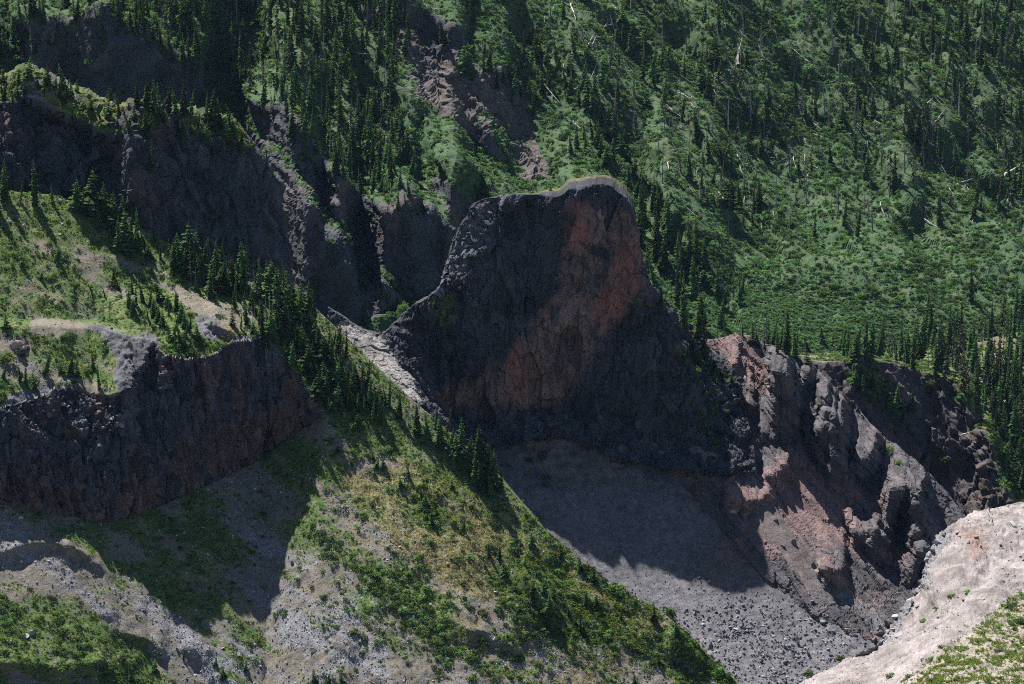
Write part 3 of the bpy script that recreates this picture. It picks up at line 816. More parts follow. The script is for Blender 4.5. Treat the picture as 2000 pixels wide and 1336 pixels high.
# ---- white ash slope ----------------------------------------------------------
def build_ash():
    top = [(1430, 1420, 800), (1500, 1372, 815), (1560, 1338, 835), (1640, 1292, 858), (1700, 1250, 884), (1750, 1200, 902), (1795, 1145, 916), (1815, 1085, 928), (1845, 1040, 940), (1890, 1012, 950), (1940, 998, 958), (2000, 984, 964), (2130, 950, 975), (2480, 900, 985)]
    bot = [(1380, 1500, 752), (1440, 1490, 748), (1500, 1480, 745), (1580, 1470, 742), (1650, 1460, 740), (1720, 1450, 738), (1790, 1440, 736), (1850, 1430, 735), (1900, 1425, 735), (1950, 1420, 735), (2000, 1420, 735), (2060, 1420, 735), (2200, 1400, 735), (2600, 1380, 740)]
    rows = [[(a, b + 90, c + 6) for a, b, c in top], [(a, b + 14, c + 3) for a, b, c in top], top]
    for t, lift in ((.33, -2.5), (.66, -2)):
        rows.append([(a + (a2 - a) * t, b + (b2 - b) * t, c + (c2 - c) * t + lift) for (a, b, c), (a2, b2, c2) in zip(top, bot)])
    rows.append(bot)
    G, tu, tv = net(rows, 2.4, 2.4)
    q = G.reshape(-1, 3); u, v = UV(G)
    wu, wv = warp(u, v, 12, 35, 121)
    GUL = [([(1690, 1270), (1760, 1230), (1830, 1180), (1900, 1140), (1960, 1080), (2010, 1050)], 10)]
    gd, gs, gt = line_sd(wu, wv, GUL[0][0])
    f2, c2 = facets(q / 1.6, 122)
    rimr = band(wu, wv, [([(1700, 1246), (1750, 1200), (1795, 1145), (1812, 1090), (1845, 1042)], 16)])
    aa = (u * .8 - v * .6).ravel(); ab = (u * .6 + v * .8).ravel()
    d = 1.2 * fbm(q / 14, 4, 123) + .3 * fbm(q / 2.2, 4, 124) + .5 * fbm(np.stack([aa / 150, ab / 14, 0 * aa], -1), 4, 127) + .3 * facets(q / .9, 128)[0] + .5 * facets(q / 2.6, 130)[0] - 3.0 * np.exp(-(gd / np.where(gs > 0, 12, 30)) ** 2).ravel() + rimr.ravel() * (1.0 * f2 + .6 * fbm(q / 3, 3, 125))
    G = displace(G, d)
    gm = pmask(wu, wv, [[(1690, 1400), (1760, 1330), (1830, 1270), (1920, 1200), (2010, 1130), (2550, 1010), (2550, 1400)]], 14)
    nz = fbm(q / 5, 4, 126).reshape(u.shape)
    strip = band(wu, wv, [([(1770, 1230), (1840, 1195), (1900, 1150)], 10), ([(1950, 1130), (1990, 1080)], 8), ([(1560, 1330), (1600, 1305)], 8)])
    veg = np.clip(gm * (.14 + .45 * nz) + .6 * strip * (.4 + .6 * nz), 0, 1)
    red = pmask(wu, wv, [[(1865, 1025), (1930, 1030), (1935, 1080), (1900, 1095)]], 26)
    A = dict(veg=veg, warm=np.clip(.75 * red + rimr * .2 + .3 * fbm(q / 9, 4, 131).reshape(u.shape), 0, 1), scree=np.clip(rimr * .7 + .45 * nz, 0, 1), dry=gm * .5, tone=.3 * f2 + .3 * nz.ravel() + .25 * fbm(np.stack([aa / 120, ab / 10, 0 * aa], -1), 4, 129))
    mat = ground_mat('ash_ground', (.24, .207, .194), (.22, .15, .125), (.23, .22, .222), ((.07, .095, .03), (.13, .15, .06)), (.26, .225, .16), grain=1.4, bump=.8)
    o = mesh_grid('ash_slope', G, mat, A)
    return tag(o, 'bright pale ash slope with yellow green grass at the lower right', None, None, 'structure')

def build_floor():
    m = ground_mat('valley_ground', (.12, .11, .105))
    me = bpy.data.meshes.new('valley_floor')
    a, b, z = -900, 900, -345
    me.from_pydata([(a, -60, z), (b, -60, z), (b, 2500, z), (a, 2500, z)], [], [(0, 1, 2, 3)])
    me.materials.append(m)
    o = bpy.data.objects.new('valley_floor', me); COL.objects.link(o)
    return tag(o, 'valley floor below the slopes', None, None, 'structure')

hillside = build_hillside()
upper_cliff = build_upper_cliff()
near_slope, basalt_cliff = build_near_slope()
tower = build_tower()
talus = build_talus()
badlands = build_badlands()
bench = build_bench()
ash = build_ash()
floor = build_floor()

# ------------------------------------------------------------------ plants, logs and stones: one of each kind
def leaf_mat(name, col, trans=.3, var=.5, hue=.0):
    m = bpy.data.materials.new(name); m.use_nodes = True
    t = m.node_tree; t.nodes.clear()
    out = t.nodes.new('ShaderNodeOutputMaterial'); mx = t.nodes.new('ShaderNodeMixShader'); mx.inputs[0].default_value = trans
    d = t.nodes.new('ShaderNodeBsdfDiffuse'); tr = t.nodes.new('ShaderNodeBsdfTranslucent')
    oi = t.nodes.new('ShaderNodeObjectInfo')
    ge = t.nodes.new('ShaderNodeNewGeometry')
    at = t.nodes.new('ShaderNodeAttribute'); at.attribute_name = 'shade'
    a = t.nodes.new('ShaderNodeMath'); a.operation = 'MULTIPLY_ADD'; t.links.new(oi.outputs['Random'], a.inputs[0]); a.inputs[1].default_value = var; a.inputs[2].default_value = 1 - var / 2
    b = t.nodes.new('ShaderNodeMath'); b.operation = 'MULTIPLY'; t.links.new(a.outputs[0], b.inputs[0]); t.links.new(at.outputs['Fac'], b.inputs[1])
    hs = t.nodes.new('ShaderNodeHueSaturation'); hs.inputs['Color'].default_value = (*col, 1)
    h2 = t.nodes.new('ShaderNodeMath'); h2.operation = 'MULTIPLY_ADD'; t.links.new(oi.outputs['Random'], h2.inputs[0]); h2.inputs[1].default_value = .06; h2.inputs[2].default_value = .47 + hue
    t.links.new(h2.outputs[0], hs.inputs['Hue']); t.links.new(b.outputs[0], hs.inputs['Value'])
    ml = t.nodes.new('ShaderNodeMix'); ml.data_type = 'RGBA'; ml.blend_type = 'MULTIPLY'; ml.inputs[0].default_value = 1
    t.links.new(hs.outputs[0], ml.inputs[6]); ml.inputs[7].default_value = (1.35, 1.35, .8, 1)
    t.links.new(hs.outputs[0], d.inputs[0]); t.links.new(ml.outputs[2], tr.inputs[0])
    t.links.new(d.outputs[0], mx.inputs[1]); t.links.new(tr.outputs[0], mx.inputs[2]); t.links.new(mx.outputs[0], out.inputs[0])
    return m

def plain_mat(name, col, var=.5, sc=2.0):
    m = NT(name)
    oi = m.t.nodes.new('ShaderNodeObjectInfo').outputs['Random']
    tc = m.t.nodes.new('ShaderNodeTexCoord').outputs['Object']
    n = m.noise(sc, 5, .7, vec=tc)
    k = m.math('ADD', m.math('MULTIPLY', oi, var), m.math('ADD', m.math('MULTIPLY', n, .8), .6 - var / 2))
    cmb = m.t.nodes.new('ShaderNodeCombineColor')
    for i in range(3): m.l(m.math('MULTIPLY', k, col[i]), cmb.inputs[i])
    m.l(cmb.outputs[0], m.b.inputs['Base Color'])
    m.bump(n, .6, .3)
    return m.m

M_FIR = leaf_mat('fir_needles', (.062, .104, .037), .42, 1.0)
M_OLD = leaf_mat('thin_fir_needles', (.075, .08, .048), .3, .6)
M_SHRUB = leaf_mat('shrub_leaves', (.1, .16, .05), .48, .9)
M_ALDER = leaf_mat('alder_leaves', (.08, .142, .06), .45, .8)
M_DARK = leaf_mat('dark_shrub_leaves', (.055, .09, .036), .42, .6)
M_GRASS = leaf_mat('grass_blades', (.12, .15, .03), .45, .7)
M_STRAW = leaf_mat('dry_grass_blades', (.25, .21, .1), .4, .6)
M_LIME = leaf_mat('bright_grass_blades', (.13, .165, .045), .45, .6)
M_BARK = plain_mat('bark', (.075, .062, .052), .5)
M_SNAG = plain_mat('weathered_wood', (.17, .155, .145), .7)
M_LOG = plain_mat('bleached_wood', (.31, .285, .265), .8)
M_STONE = plain_mat('grey_stone', (.2, .195, .205), 1.0, .8)
M_DARKSTONE = plain_mat('dark_stone', (.11, .108, .115), .8, .8)
M_PALE = plain_mat('pale_stone', (.31, .295, .285), .6, .8)
M_PINK = plain_mat('pinkish_stone', (.29, .22, .195), .7, .8)

def tri_mesh(name, tris, mat, shade=None, smooth=False):
    v = np.asarray(tris, np.float32).reshape(-1, 3)
    n = len(v) // 3
    me = bpy.data.meshes.new(name)
    me.vertices.add(len(v)); me.vertices.foreach_set('co', v.ravel())
    me.loops.add(len(v)); me.loops.foreach_set('vertex_index', np.arange(len(v), dtype=np.int32))
    me.polygons.add(n); me.polygons.foreach_set('loop_start', np.arange(0, len(v), 3, dtype=np.int32))
    me.update(calc_edges=True)
    if shade is not None:
        at = me.attributes.new('shade', 'FLOAT', 'POINT')
        at.data.foreach_set('value', np.repeat(np.asarray(shade, np.float32), 3))
    me.materials.append(mat)
    return me

def py_mesh(name, v, f, mat):
    me = bpy.data.meshes.new(name); me.from_pydata([tuple(map(float, p)) for p in v], [], f); me.update()
    me.materials.append(mat)
    return me

def crown_tris(seed, layers=17, r=.17, z0=.07, dense=1.0, droop=.35, nb=7, ragged=.35):
    R = random.Random(seed); T = []; sh = []
    lean = (R.uniform(-.02, .02), R.uniform(-.02, .02))
    for L in range(layers):
        f = L / (layers - 1)
        z = z0 + (1 - z0) * f ** .93
        rad = r * ((1 - f) ** .8 * .97 + .03) * (1 - .25 * (f < .06)) * R.uniform(.8, 1.12)
        n = max(3, int(nb * (1 - .45 * f)))
        a0 = R.uniform(0, 6.28)
        for k in range(n):
            if R.random() > dense: continue
            a = a0 + k * 6.283 / n + R.uniform(-.3, .3)
            l = rad * R.uniform(1 - ragged, 1 + ragged * .6)
            w = l * R.uniform(.28, .42) + .006
            zz = z + R.uniform(-.02, .02)
            c, s = math.cos(a), math.sin(a)
            def pt(d, o, h): return (c * d - s * o + lean[0] * z * 6 * 0 + lean[0], s * d + c * o + lean[1], zz + h)
            tip = pt(l, R.uniform(-.2, .2) * w, -droop * l + R.uniform(-.01, .02))
            A = pt(0, 0, .012); B = pt(l * .62, w, -droop * l * .75 - .006); C = pt(l * .62, -w, -droop * l * .75 - .006); D = pt(l * .55, 0, -droop * l * .9 - .035)
            s1 = R.uniform(.6, 1.25)
            T += [A, B, tip, A, tip, C, A, tip, D]; sh += [s1, s1 * R.uniform(.8, 1.1), s1 * .8]
            for q_ in range(2):                       # sprays of needles that hang outward on the branch
                dd = l * R.uniform(.5, .95); oo = R.uniform(-.8, .8) * w; hh_ = -droop * dd * .9
                sz = l * R.uniform(.2, .3) + .006
                T += [pt(dd - sz * .7, oo, hh_ + sz * .75), pt(dd + sz * .5, oo + sz * .8, hh_ - sz * .4), pt(dd + sz * .5, oo - sz * .8, hh_ - sz * .4)]; sh.append(R.uniform(.8, 1.4))
    T += [(lean[0] - .006, lean[1], .93), (lean[0] + .006, lean[1], .93), (lean[0], lean[1], 1.03)]; sh += [1]
    return np.array(T), sh

def trunk_geo(r=.014, h=.96, base=-.05, seg=5, seed=0, bend=.01):
    R = random.Random(seed); v = []; f = []
    rings = [(base, r * 1.35), (.06, r), (h * .5, r * .62), (h, r * .12)]
    for z, rr in rings:
        ox, oy = R.uniform(-bend, bend), R.uniform(-bend, bend)
        for k in range(seg):
            v.append((rr * math.cos(k * 6.283 / seg) + ox, rr * math.sin(k * 6.283 / seg) + oy, z))
    for i in range(len(rings) - 1):
        for k in range(seg):
            f.append((i * seg + k, i * seg + (k + 1) % seg, (i + 1) * seg + (k + 1) % seg, (i + 1) * seg + k))
    f.append(tuple(range((len(rings) - 1) * seg, len(rings) * seg)))
    return v, f

def snag_geo(seed, r=.016, stubs=14, broken=False):
    R = random.Random(seed)
    v, f = trunk_geo(r, 1.0 if not broken else .8, seed=seed, bend=.018)
    for k in range(stubs):
        z = R.uniform(.18, .93); a = R.uniform(0, 6.28); l = R.uniform(.03, .13) * (1.15 - z); t = .0045
        c, s = math.cos(a), math.sin(a); n = len(v); dz = R.uniform(-.35, .15) * l
        v += [(0, 0, z - t * 1.5), (0, 0, z + t * 1.5), (-s * t * 1.3, c * t * 1.3, z), (c * l, s * l, z + dz)]
        f += [(n, n + 2, n + 3), (n + 2, n + 1, n + 3), (n + 1, n, n + 3)]
    return v, f

def shrub_tris(seed, n=90, leaf=.16, flat=.75, lumps=5):
    R = random.Random(seed); T = []; sh = []
    cs = [(R.uniform(-.55, .55), R.uniform(-.55, .55), R.uniform(.2, .5) * flat, R.uniform(.35, .6)) for _ in range(lumps)]
    for k in range(n):
        cx, cy, cz, cr = R.choice(cs)
        d = Vector((R.gauss(0, 1), R.gauss(0, 1), R.gauss(.35, .8))).normalized()
        p = Vector((cx, cy, cz)) + Vector((d.x * cr, d.y * cr, d.z * cr * flat)) * R.uniform(.75, 1.1)
        p.z = max(p.z, .02)
        a = Vector((R.gauss(0, 1), R.gauss(0, 1), R.gauss(0, .8))).normalized()
        nrm = (d + Vector((0, 0, .55)) + .7 * Vector((R.gauss(0, 1), R.gauss(0, 1), R.gauss(0, 1))).normalized()).normalized()
        b = nrm.cross(a).normalized(); a = b.cross(nrm)
        s = leaf * R.uniform(.6, 1.35)
        c1 = p + a * s; c2 = p - a * s * .5 + b * s * .75; c3 = p - a * s * .5 - b * s * .75
        T += [tuple(c1), tuple(c2), tuple(c3)]; sh.append(R.uniform(.6, 1.3))
    return np.array(T), sh

def tuft_tris(seed, n=14, h=1.0, w=.16, spread=.6):
    R = random.Random(seed); T = []; sh = []
    for k in range(n):
        x, y = R.uniform(-spread, spread), R.uniform(-spread, spread); a = R.uniform(0, 6.28); ww = w * R.uniform(.6, 1.4)
        hh = h * R.uniform(.5, 1); lx, ly = R.uniform(-.5, .5) * hh + x * .4, R.uniform(-.5, .5) * hh + y * .4
        T += [(x - ww * math.cos(a), y - ww * math.sin(a), -.1), (x + ww * math.cos(a), y + ww * math.sin(a), -.1), (x + lx, y + ly, hh)]; sh.append(R.uniform(.6, 1.3))
    return np.array(T), sh

def stone_mesh(name, seed, mat, sub=1, blocky=.75):
    import bmesh
    bm = bmesh.new(); bmesh.ops.create_icosphere(bm, subdivisions=sub + 1, radius=1.0)
    R = random.Random(seed)
    planes = [(Vector((R.gauss(0, 1), R.gauss(0, 1), R.gauss(0, .9))).normalized(), R.uniform(.3, .72)) for _ in range(9)]
    k = (R.uniform(.8, 1.25), R.uniform(.65, 1.0), R.uniform(.5, .85))
    for v in bm.verts:
        p = v.co.copy()
        for n, d in planes:
            t = p.dot(n)
            if t > d: p -= n * (t - d)
        p *= 1 + R.uniform(-.03, .03)
        v.co = Vector((p.x * k[0], p.y * k[1], p.z * k[2]))
    bmesh.ops.dissolve_limit(bm, angle_limit=.12, verts=bm.verts, edges=bm.edges)
    me = bpy.data.meshes.new(name); bm.to_mesh(me); bm.free(); me.materials.append(mat)
    return me

# crown kinds: full, slim, broad, sparse
CROWNS = {
    'full': [tri_mesh('fir_crown', *(lambda a: (a[0], M_FIR, a[1]))(crown_tris(100 + k, 18, R_, .05, .97, .4, 8, .35))) for k, R_ in enumerate((.17, .19, .155, .18))],
    'slim': [tri_mesh('slim_crown', *(lambda a: (a[0], M_FIR, a[1]))(crown_tris(200 + k, 20, R_, .06, .93, .5, 7, .4))) for k, R_ in enumerate((.105, .12, .095))],
    'broad': [tri_mesh('broad_crown', *(lambda a: (a[0], M_FIR, a[1]))(crown_tris(300 + k, 13, R_, .1, .95, .22, 9, .5))) for k, R_ in enumerate((.27, .31))],
    'thin': [tri_mesh('thin_crown', *(lambda a: (a[0], M_OLD, a[1]))(crown_tris(400 + k, 19, R_, .12, .55, .5, 6, .5))) for k, R_ in enumerate((.1, .085, .11))],
    'small': [tri_mesh('small_crown', *(lambda a: (a[0], M_FIR, a[1]))(crown_tris(500 + k, 11, R_, .02, .97, .3, 8, .4))) for k, R_ in enumerate((.3, .26, .34))],
}
TRUNKS = [py_mesh('fir_trunk', *trunk_geo(seed=k), M_BARK) for k in range(3)]
SNAGS = [py_mesh('snag_wood', *snag_geo(600 + k, .017, 8 + 5 * k, k % 3 == 2), M_SNAG) for k in range(5)]
PALE_SNAGS = [py_mesh('pale_snag_wood', *snag_geo(650 + k, .02, 6, True), M_LOG) for k in range(2)]
LOGS = [py_mesh('log_wood', *snag_geo(700 + k, .02, 4 + 4 * k), M_LOG) for k in range(4)]
SHRUBS = {'green': [tri_mesh('shrub_leaves', *(lambda a: (a[0], M_SHRUB, a[1]))(shrub_tris(800 + k, 150, .15))) for k in range(4)],
          'dark': [tri_mesh('dark_shrub_leaves', *(lambda a: (a[0], M_DARK, a[1]))(shrub_tris(820 + k, 150, .15, .9))) for k in range(3)],
          'alder': [tri_mesh('alder_leaves', *(lambda a: (a[0], M_ALDER, a[1]))(shrub_tris(840 + k, 110, .17, .8, 6))) for k in range(4)]}
TUFTS = {'grass': [tri_mesh('grass_tuft', *(lambda a: (a[0], M_GRASS, a[1]))(tuft_tris(900 + k, 14, .8, .22))) for k in range(3)],
         'straw': [tri_mesh('straw_tuft', *(lambda a: (a[0], M_STRAW, a[1]))(tuft_tris(920 + k, 14, .7, .16))) for k in range(3)],
         'lime': [tri_mesh('lime_tuft', *(lambda a: (a[0], M_LIME, a[1]))(tuft_tris(940 + k, 14, 1.0, .2))) for k in range(3)],
         'hill': [tri_mesh('hill_clump', *(lambda a: (a[0], M_ALDER, a[1]))(shrub_tris(980 + k, 26, .32, .6, 3))) for k in range(4)],
         'herb': [tri_mesh('herb_clump', *(lambda a: (a[0], M_SHRUB, a[1]))(shrub_tris(960 + k, 26, .32, .6, 3))) for k in range(4)]}
STONES = {k: [stone_mesh(k + '_stone', 1000 + i * 7 + j * 50, m, 1) for i in range(5)] for j, (k, m) in enumerate((('grey', M_STONE), ('dark', M_DARKSTONE), ('pale', M_PALE), ('pink', M_PINK)))}
PEBBLES = {k: [stone_mesh(k + '_pebble', 1300 + i * 7 + j * 50, m, 0) for i in range(5)] for j, (k, m) in enumerate((('grey', M_STONE), ('dark', M_DARKSTONE), ('pale', M_PALE), ('pink', M_PINK)))}

# ------------------------------------------------------------------ putting things on the ground
bpy.context.view_layer.update()
DG = bpy.context.evaluated_depsgraph_get()
ORIGIN = Vector((0, 0, 0))

def hit(u, v):
    d = Vector(P(u, v, 1000.0)).normalized()
    ok, loc, n, i, ob, _ = S.ray_cast(DG, ORIGIN, d, distance=4000)
    return (loc, n, ob.name) if ok else None

def in_poly(u, v, poly):
    ins = False
    for k in range(len(poly)):
        (x0, y0), (x1, y1) = poly[k], poly[(k + 1) % len(poly)]
        if (y0 > v) != (y1 > v) and u < (x1 - x0) * (v - y0) / (y1 - y0) + x0: ins = not ins
    return ins

def sample_poly(poly, n, rnd, mind=0.0, clump=None):
    xs = [p[0] for p in poly]; ys = [p[1] for p in poly]; out = []; tries = 0
    while len(out) < n and tries < n * 60:
        tries += 1
        u, v = rnd.uniform(min(xs), max(xs)), rnd.uniform(min(ys), max(ys))
        if not in_poly(u, v, poly): continue
        if clump:
            sc, th = clump
            if float(fbm(np.array([[u / sc, v / sc, 3.3]]), 2, 88)[0]) < th + rnd.uniform(-.12, .12): continue
        if mind and any((u - a) ** 2 + (v - b) ** 2 < mind * mind for a, b in out): continue
        out.append((u, v))
    return out

PXM = lambda Y: Y / FPX * 1.015          # metres per photo pixel at a distance
trees = []      # dicts: u, v, loc, h (m), kind, region
def add_tree(u, v, hpx, kind, region, on=None):
    r = hit(u, v)
    if r is None: return None
    loc, n, ob = r
    if on and ob not in on: return None
    if n.z < .12 and kind not in ('small', 'shrub'): 
        if random.random() < .6: return None
    t = dict(u=u, v=v, loc=loc, h=hpx * PXM(loc.y), px=hpx, kind=kind, region=region, ob=ob)
    trees.append(t)
    return t

HS = ['hillside', 'wooded_bench']
RT = random.Random(21)
def kinds(**k):
    names = list(k); w = [k[n] for n in names]
    return lambda: RT.choices(names, w)[0]

def stand(region, poly, n, h, kf, mind=6, clump=None, on=None):
    for u, v in sample_poly(poly, n, RT, mind, clump):
        add_tree(u, v, RT.uniform(*h) * (1.12 if RT.random() < .12 else 1), kf(), region, on)

FOREST = kinds(full=5, slim=4, thin=1.2, broad=.5)
# conifers that can be told apart on the upper cliff rim: (u, v at foot, height)
for u, v, h, k in [(130, 186, 62, 'full'), (200, 186, 52, 'broad'), (232, 210, 34, 'slim'), (172, 165, 24, 'small'), (92, 160, 22, 'small'), (60, 150, 16, 'small'), (108, 172, 26, 'small'), (150, 178, 24, 'small'), (215, 196, 30, 'small'),
                   (243, 292, 86, 'full'), (268, 208, 52, 'full'), (285, 214, 60, 'full'), (300, 222, 70, 'full'), (312, 218, 58, 'slim'), (328, 222, 62, 'full'), (345, 226, 56, 'full'), (358, 226, 66, 'full'), (372, 228, 54, 'slim'), (390, 234, 68, 'full'),
                   (403, 238, 58, 'slim'), (417, 246, 74, 'full'), (430, 256, 62, 'full'), (456, 262, 62, 'full'), (444, 262, 40, 'small'), (296, 336, 66, 'full'), (285, 268, 52, 'full'), (318, 262, 56, 'slim'), (255, 262, 40, 'full'), (272, 246, 48, 'slim'), (306, 250, 44, 'full'),
                   (340, 262, 46, 'full'), (362, 276, 44, 'full'), (505, 470, 50, 'slim'), (470, 292, 40, 'full')]:
    add_tree(u, v, h, k, 'rim')
stand('rim', [(-10, 160), (60, 150), (150, 185), (235, 222), (300, 222), (460, 262), (475, 288), (300, 258), (230, 262), (100, 205), (-10, 200)], 46, (18, 50), kinds(full=4, small=4, slim=2, broad=1), 9)
for u, v, h, k in [(8, 392, 84, 'full'), (40, 395, 44, 'thin'), (66, 402, 94, 'slim'), (104, 396, 40, 'slim'), (148, 412, 66, 'broad'), (178, 418, 92, 'broad'), (205, 432, 82, 'full'), (165, 418, 50, 'broad'), (222, 440, 70, 'full'), (240, 462, 84, 'full'), (196, 448, 50, 'full'), (-8, 420, 80, 'full')]:
    add_tree(u, v, h, k, 'meadow')
stand('belt', [(215, 440), (330, 470), (440, 520), (545, 560), (620, 640), (560, 650), (470, 600), (380, 560), (280, 510), (220, 500)], 66, (30, 92), kinds(full=6, slim=3, thin=1, small=2, broad=1.5), 9, (50, -.25))
stand('belt', [(540, 560), (620, 630), (700, 720), (770, 800), (720, 790), (640, 730), (560, 670)], 36, (30, 78), kinds(full=6, slim=4, thin=1, broad=1.5, small=2), 9)
stand('belt', [(640, 700), (760, 790), (800, 830), (740, 840), (660, 780)], 18, (34, 60), kinds(full=5, slim=2, small=3), 11)
stand('belt', [(380, 540), (480, 590), (600, 700), (720, 820), (660, 830), (540, 700), (430, 620)], 46, (24, 58), kinds(full=5, small=3, slim=2, broad=1.5), 10)
for u, v, h, k in [(815, 850, 70, 'full'), (838, 862, 62, 'full'), (860, 880, 74, 'full'), (878, 890, 60, 'full'), (902, 905, 96, 'full'), (890, 900, 64, 'broad'), (922, 925, 70, 'full'), (938, 938, 118, 'full'), (952, 945, 92, 'full'), (966, 955, 84, 'full'), (980, 965, 60, 'full'), (930, 950, 70, 'full'),
                   (945, 962, 66, 'full'), (872, 850, 56, 'thin'), (850, 838, 48, 'slim'), (915, 890, 48, 'full'), (960, 972, 50, 'full')]:
    add_tree(u, v, h, k, 'point')
for u, v, h, k in [(50, 752, 42, 'full'), (40, 745, 34, 'full'), (66, 756, 34, 'small'), (88, 730, 48, 'full'), (120, 728, 40, 'small'), (135, 732, 42, 'full'), (150, 735, 36, 'small'), (182, 722, 42, 'slim'), (194, 760, 56, 'slim'), (4, 740, 40, 'full'), (14, 642, 34, 'broad'), (110, 510, 34, 'broad'), (42, 520, 22, 'small'),
                   (222, 555, 36, 'full'), (5, 380, 60, 'full'), (145, 570, 24, 'slim'), (180, 570, 26, 'slim'), (205, 580, 22, 'slim'), (80, 545, 22, 'small'), (250, 600, 40, 'full'), (262, 610, 34, 'slim'), (300, 620, 40, 'full'), (280, 590, 42, 'full'), (320, 640, 30, 'full'), (360, 640, 36, 'full'), (345, 600, 34, 'full')]:
    add_tree(u, v, h, k, 'terrace')
stand('terrace', [(250, 560), (360, 600), (400, 680), (350, 700), (310, 660), (250, 620)], 26, (24, 44), kinds(full=5, slim=2, small=3), 9)
stand('slope', [(640, 800), (760, 860), (900, 960), (1000, 1040), (1080, 1150), (1060, 1240), (980, 1230), (900, 1080), (760, 960), (650, 900)], 26, (18, 36), kinds(small=6, full=3), 14)
stand('slope', [(1020, 1040), (1120, 1100), (1260, 1180), (1370, 1270), (1420, 1336), (1340, 1330), (1200, 1250), (1080, 1240)], 18, (22, 40), kinds(small=5, full=4), 12)
for u, v, h, k in [(1240, 1345, 34, 'broad'), (358, 1290, 30, 'slim'), (258, 1330, 40, 'full'), (420, 1300, 26, 'small'), (435, 1325, 30, 'small'), (615, 1336, 36, 'small'), (640, 1340, 30, 'small'), (670, 1336, 28, 'small'), (300, 1310, 26, 'small'), (480, 1310, 24, 'small')]:
    add_tree(u, v, h, k, 'foot')
stand('hill', [(480, 180), (640, 280), (740, 380), (690, 400), (600, 330), (520, 260)], 30, (34, 70), kinds(full=5, slim=4, thin=1), 11, None, HS)
stand('hill', [(20, 40), (220, 30), (400, 130), (390, 160), (220, 100), (60, 110)], 30, (34, 64), kinds(full=5, slim=4, thin=2), 11, None, HS)
stand('hill', [(690, 480), (730, 540), (800, 600), (780, 610), (700, 560)], 12, (18, 36), kinds(full=4, small=3), 9, None, HS)
# tower
for u, v, h, k in [(1040, 420, 46, 'full'), (1050, 425, 40, 'full'), (1033, 400, 24, 'small'), (1075, 372, 14, 'small'), (862, 650, 40, 'full'), (872, 630, 34, 'full'), (880, 660, 30, 'small'), (850, 600, 22, 'small'),
                   (1290, 612, 58, 'full'), (1303, 625, 46, 'full'), (1280, 598, 40, 'slim'), (1335, 640, 120, 'slim'), (1350, 652, 84, 'full'), (1362, 664, 70, 'full'), (1342, 650, 60, 'slim'), (1372, 690, 56, 'full'), (718, 630, 30, 'small'), (712, 625, 24, 'small')]:
    add_tree(u, v, h, k, 'tower')
stand('tower', [(1300, 650), (1380, 700), (1430, 745), (1440, 770), (1380, 740), (1310, 690)], 14, (16, 30), kinds(small=6, full=2), 9)
# ridge and bench at the right
for u, v, h, k in [(1538, 692, 92, 'full'), (1520, 690, 56, 'slim'), (1556, 700, 60, 'full'), (1470, 670, 44, 'small'), (1500, 675, 60, 'thin'), (1580, 712, 36, 'small'), (1655, 700, 76, 'slim'), (1650, 698, 56, 'full'), (1688, 692, 84, 'slim'), (1702, 695, 76, 'full'), (1724, 698, 90, 'slim'), (1716, 700, 62, 'full'),
                   (1740, 702, 64, 'thin'), (1757, 705, 86, 'slim'), (1770, 708, 70, 'full'), (1752, 708, 50, 'slim'), (1700, 720, 40, 'small'), (1750, 800, 60, 'full'), (1738, 785, 44, 'small'), (1780, 800, 40, 'small')]:
    add_tree(u, v, h, k, 'bench')
stand('bench', [(1760, 700), (1900, 700), (2010, 690), (2010, 900), (1960, 860), (1900, 780), (1840, 745), (1780, 722)], 95, (52, 96), kinds(slim=5, full=3, thin=3), 9)
stand('bench', [(1640, 700), (1700, 720), (1760, 800), (1780, 850), (1740, 830), (1660, 740)], 16, (16, 34), kinds(small=5, full=2), 9)
stand('bench', [(1940, 840), (2010, 880), (2010, 985), (1975, 975), (1950, 900)], 18, (30, 60), kinds(full=4, small=3, slim=2), 9)
stand('bench', [(1780, 640), (2010, 620), (2010, 700), (1780, 700)], 40, (40, 76), kinds(slim=5, full=2, thin=3), 9)
stand('bench', [(1400, 652), (1600, 672), (1795, 690), (1795, 706), (1600, 700), (1400, 668)], 24, (26, 58), kinds(slim=4, full=3, thin=2, small=2), 10)
stand('bench', [(2010, 640), (2260, 630), (2260, 900), (2010, 860)], 40, (44, 80), kinds(slim=5, full=2, thin=3), 12)
stand('hill', [(2010, 0), (2260, 0), (2260, 430), (2010, 430)], 40, (36, 66), kinds(slim=6, full=2, thin=4), 13, (60, -.1), HS)
stand('hill', [(-260, 0), (-20, 0), (-20, 130), (-260, 130)], 20, (40, 70), kinds(full=5, slim=4), 12, None, HS)
# far hillside
stand('hill', [(200, 0), (820, 0), (800, 100), (760, 190), (800, 330), (770, 370), (640, 330), (600, 240), (480, 210), (400, 160), (300, 100), (220, 60)], 210, (46, 84), kinds(full=5, slim=5, thin=1.5), 12, None, HS)
stand('hill', [(-20, -5), (220, -5), (210, 60), (110, 90), (-20, 130)], 30, (40, 70), kinds(full=5, slim=4, thin=3), 12, None, HS)
stand('hill', [(700, 230), (800, 330), (830, 420), (780, 440), (700, 390)], 24, (30, 54), kinds(full=5, slim=2, broad=1), 11, None, HS)
stand('hill', [(830, 90), (1000, 60), (1150, 150), (1240, 330), (1250, 420), (1150, 360), (1060, 240), (920, 160)], 70, (30, 58), kinds(full=6, slim=3, small=2), 13, (60, -.05), HS)
stand('hill', [(1000, -5), (1600, -5), (1640, 300), (1500, 480), (1300, 380), (1120, 120)], 105, (28, 62), kinds(full=3, slim=6, thin=3, small=1), 13, (70, 0), HS)
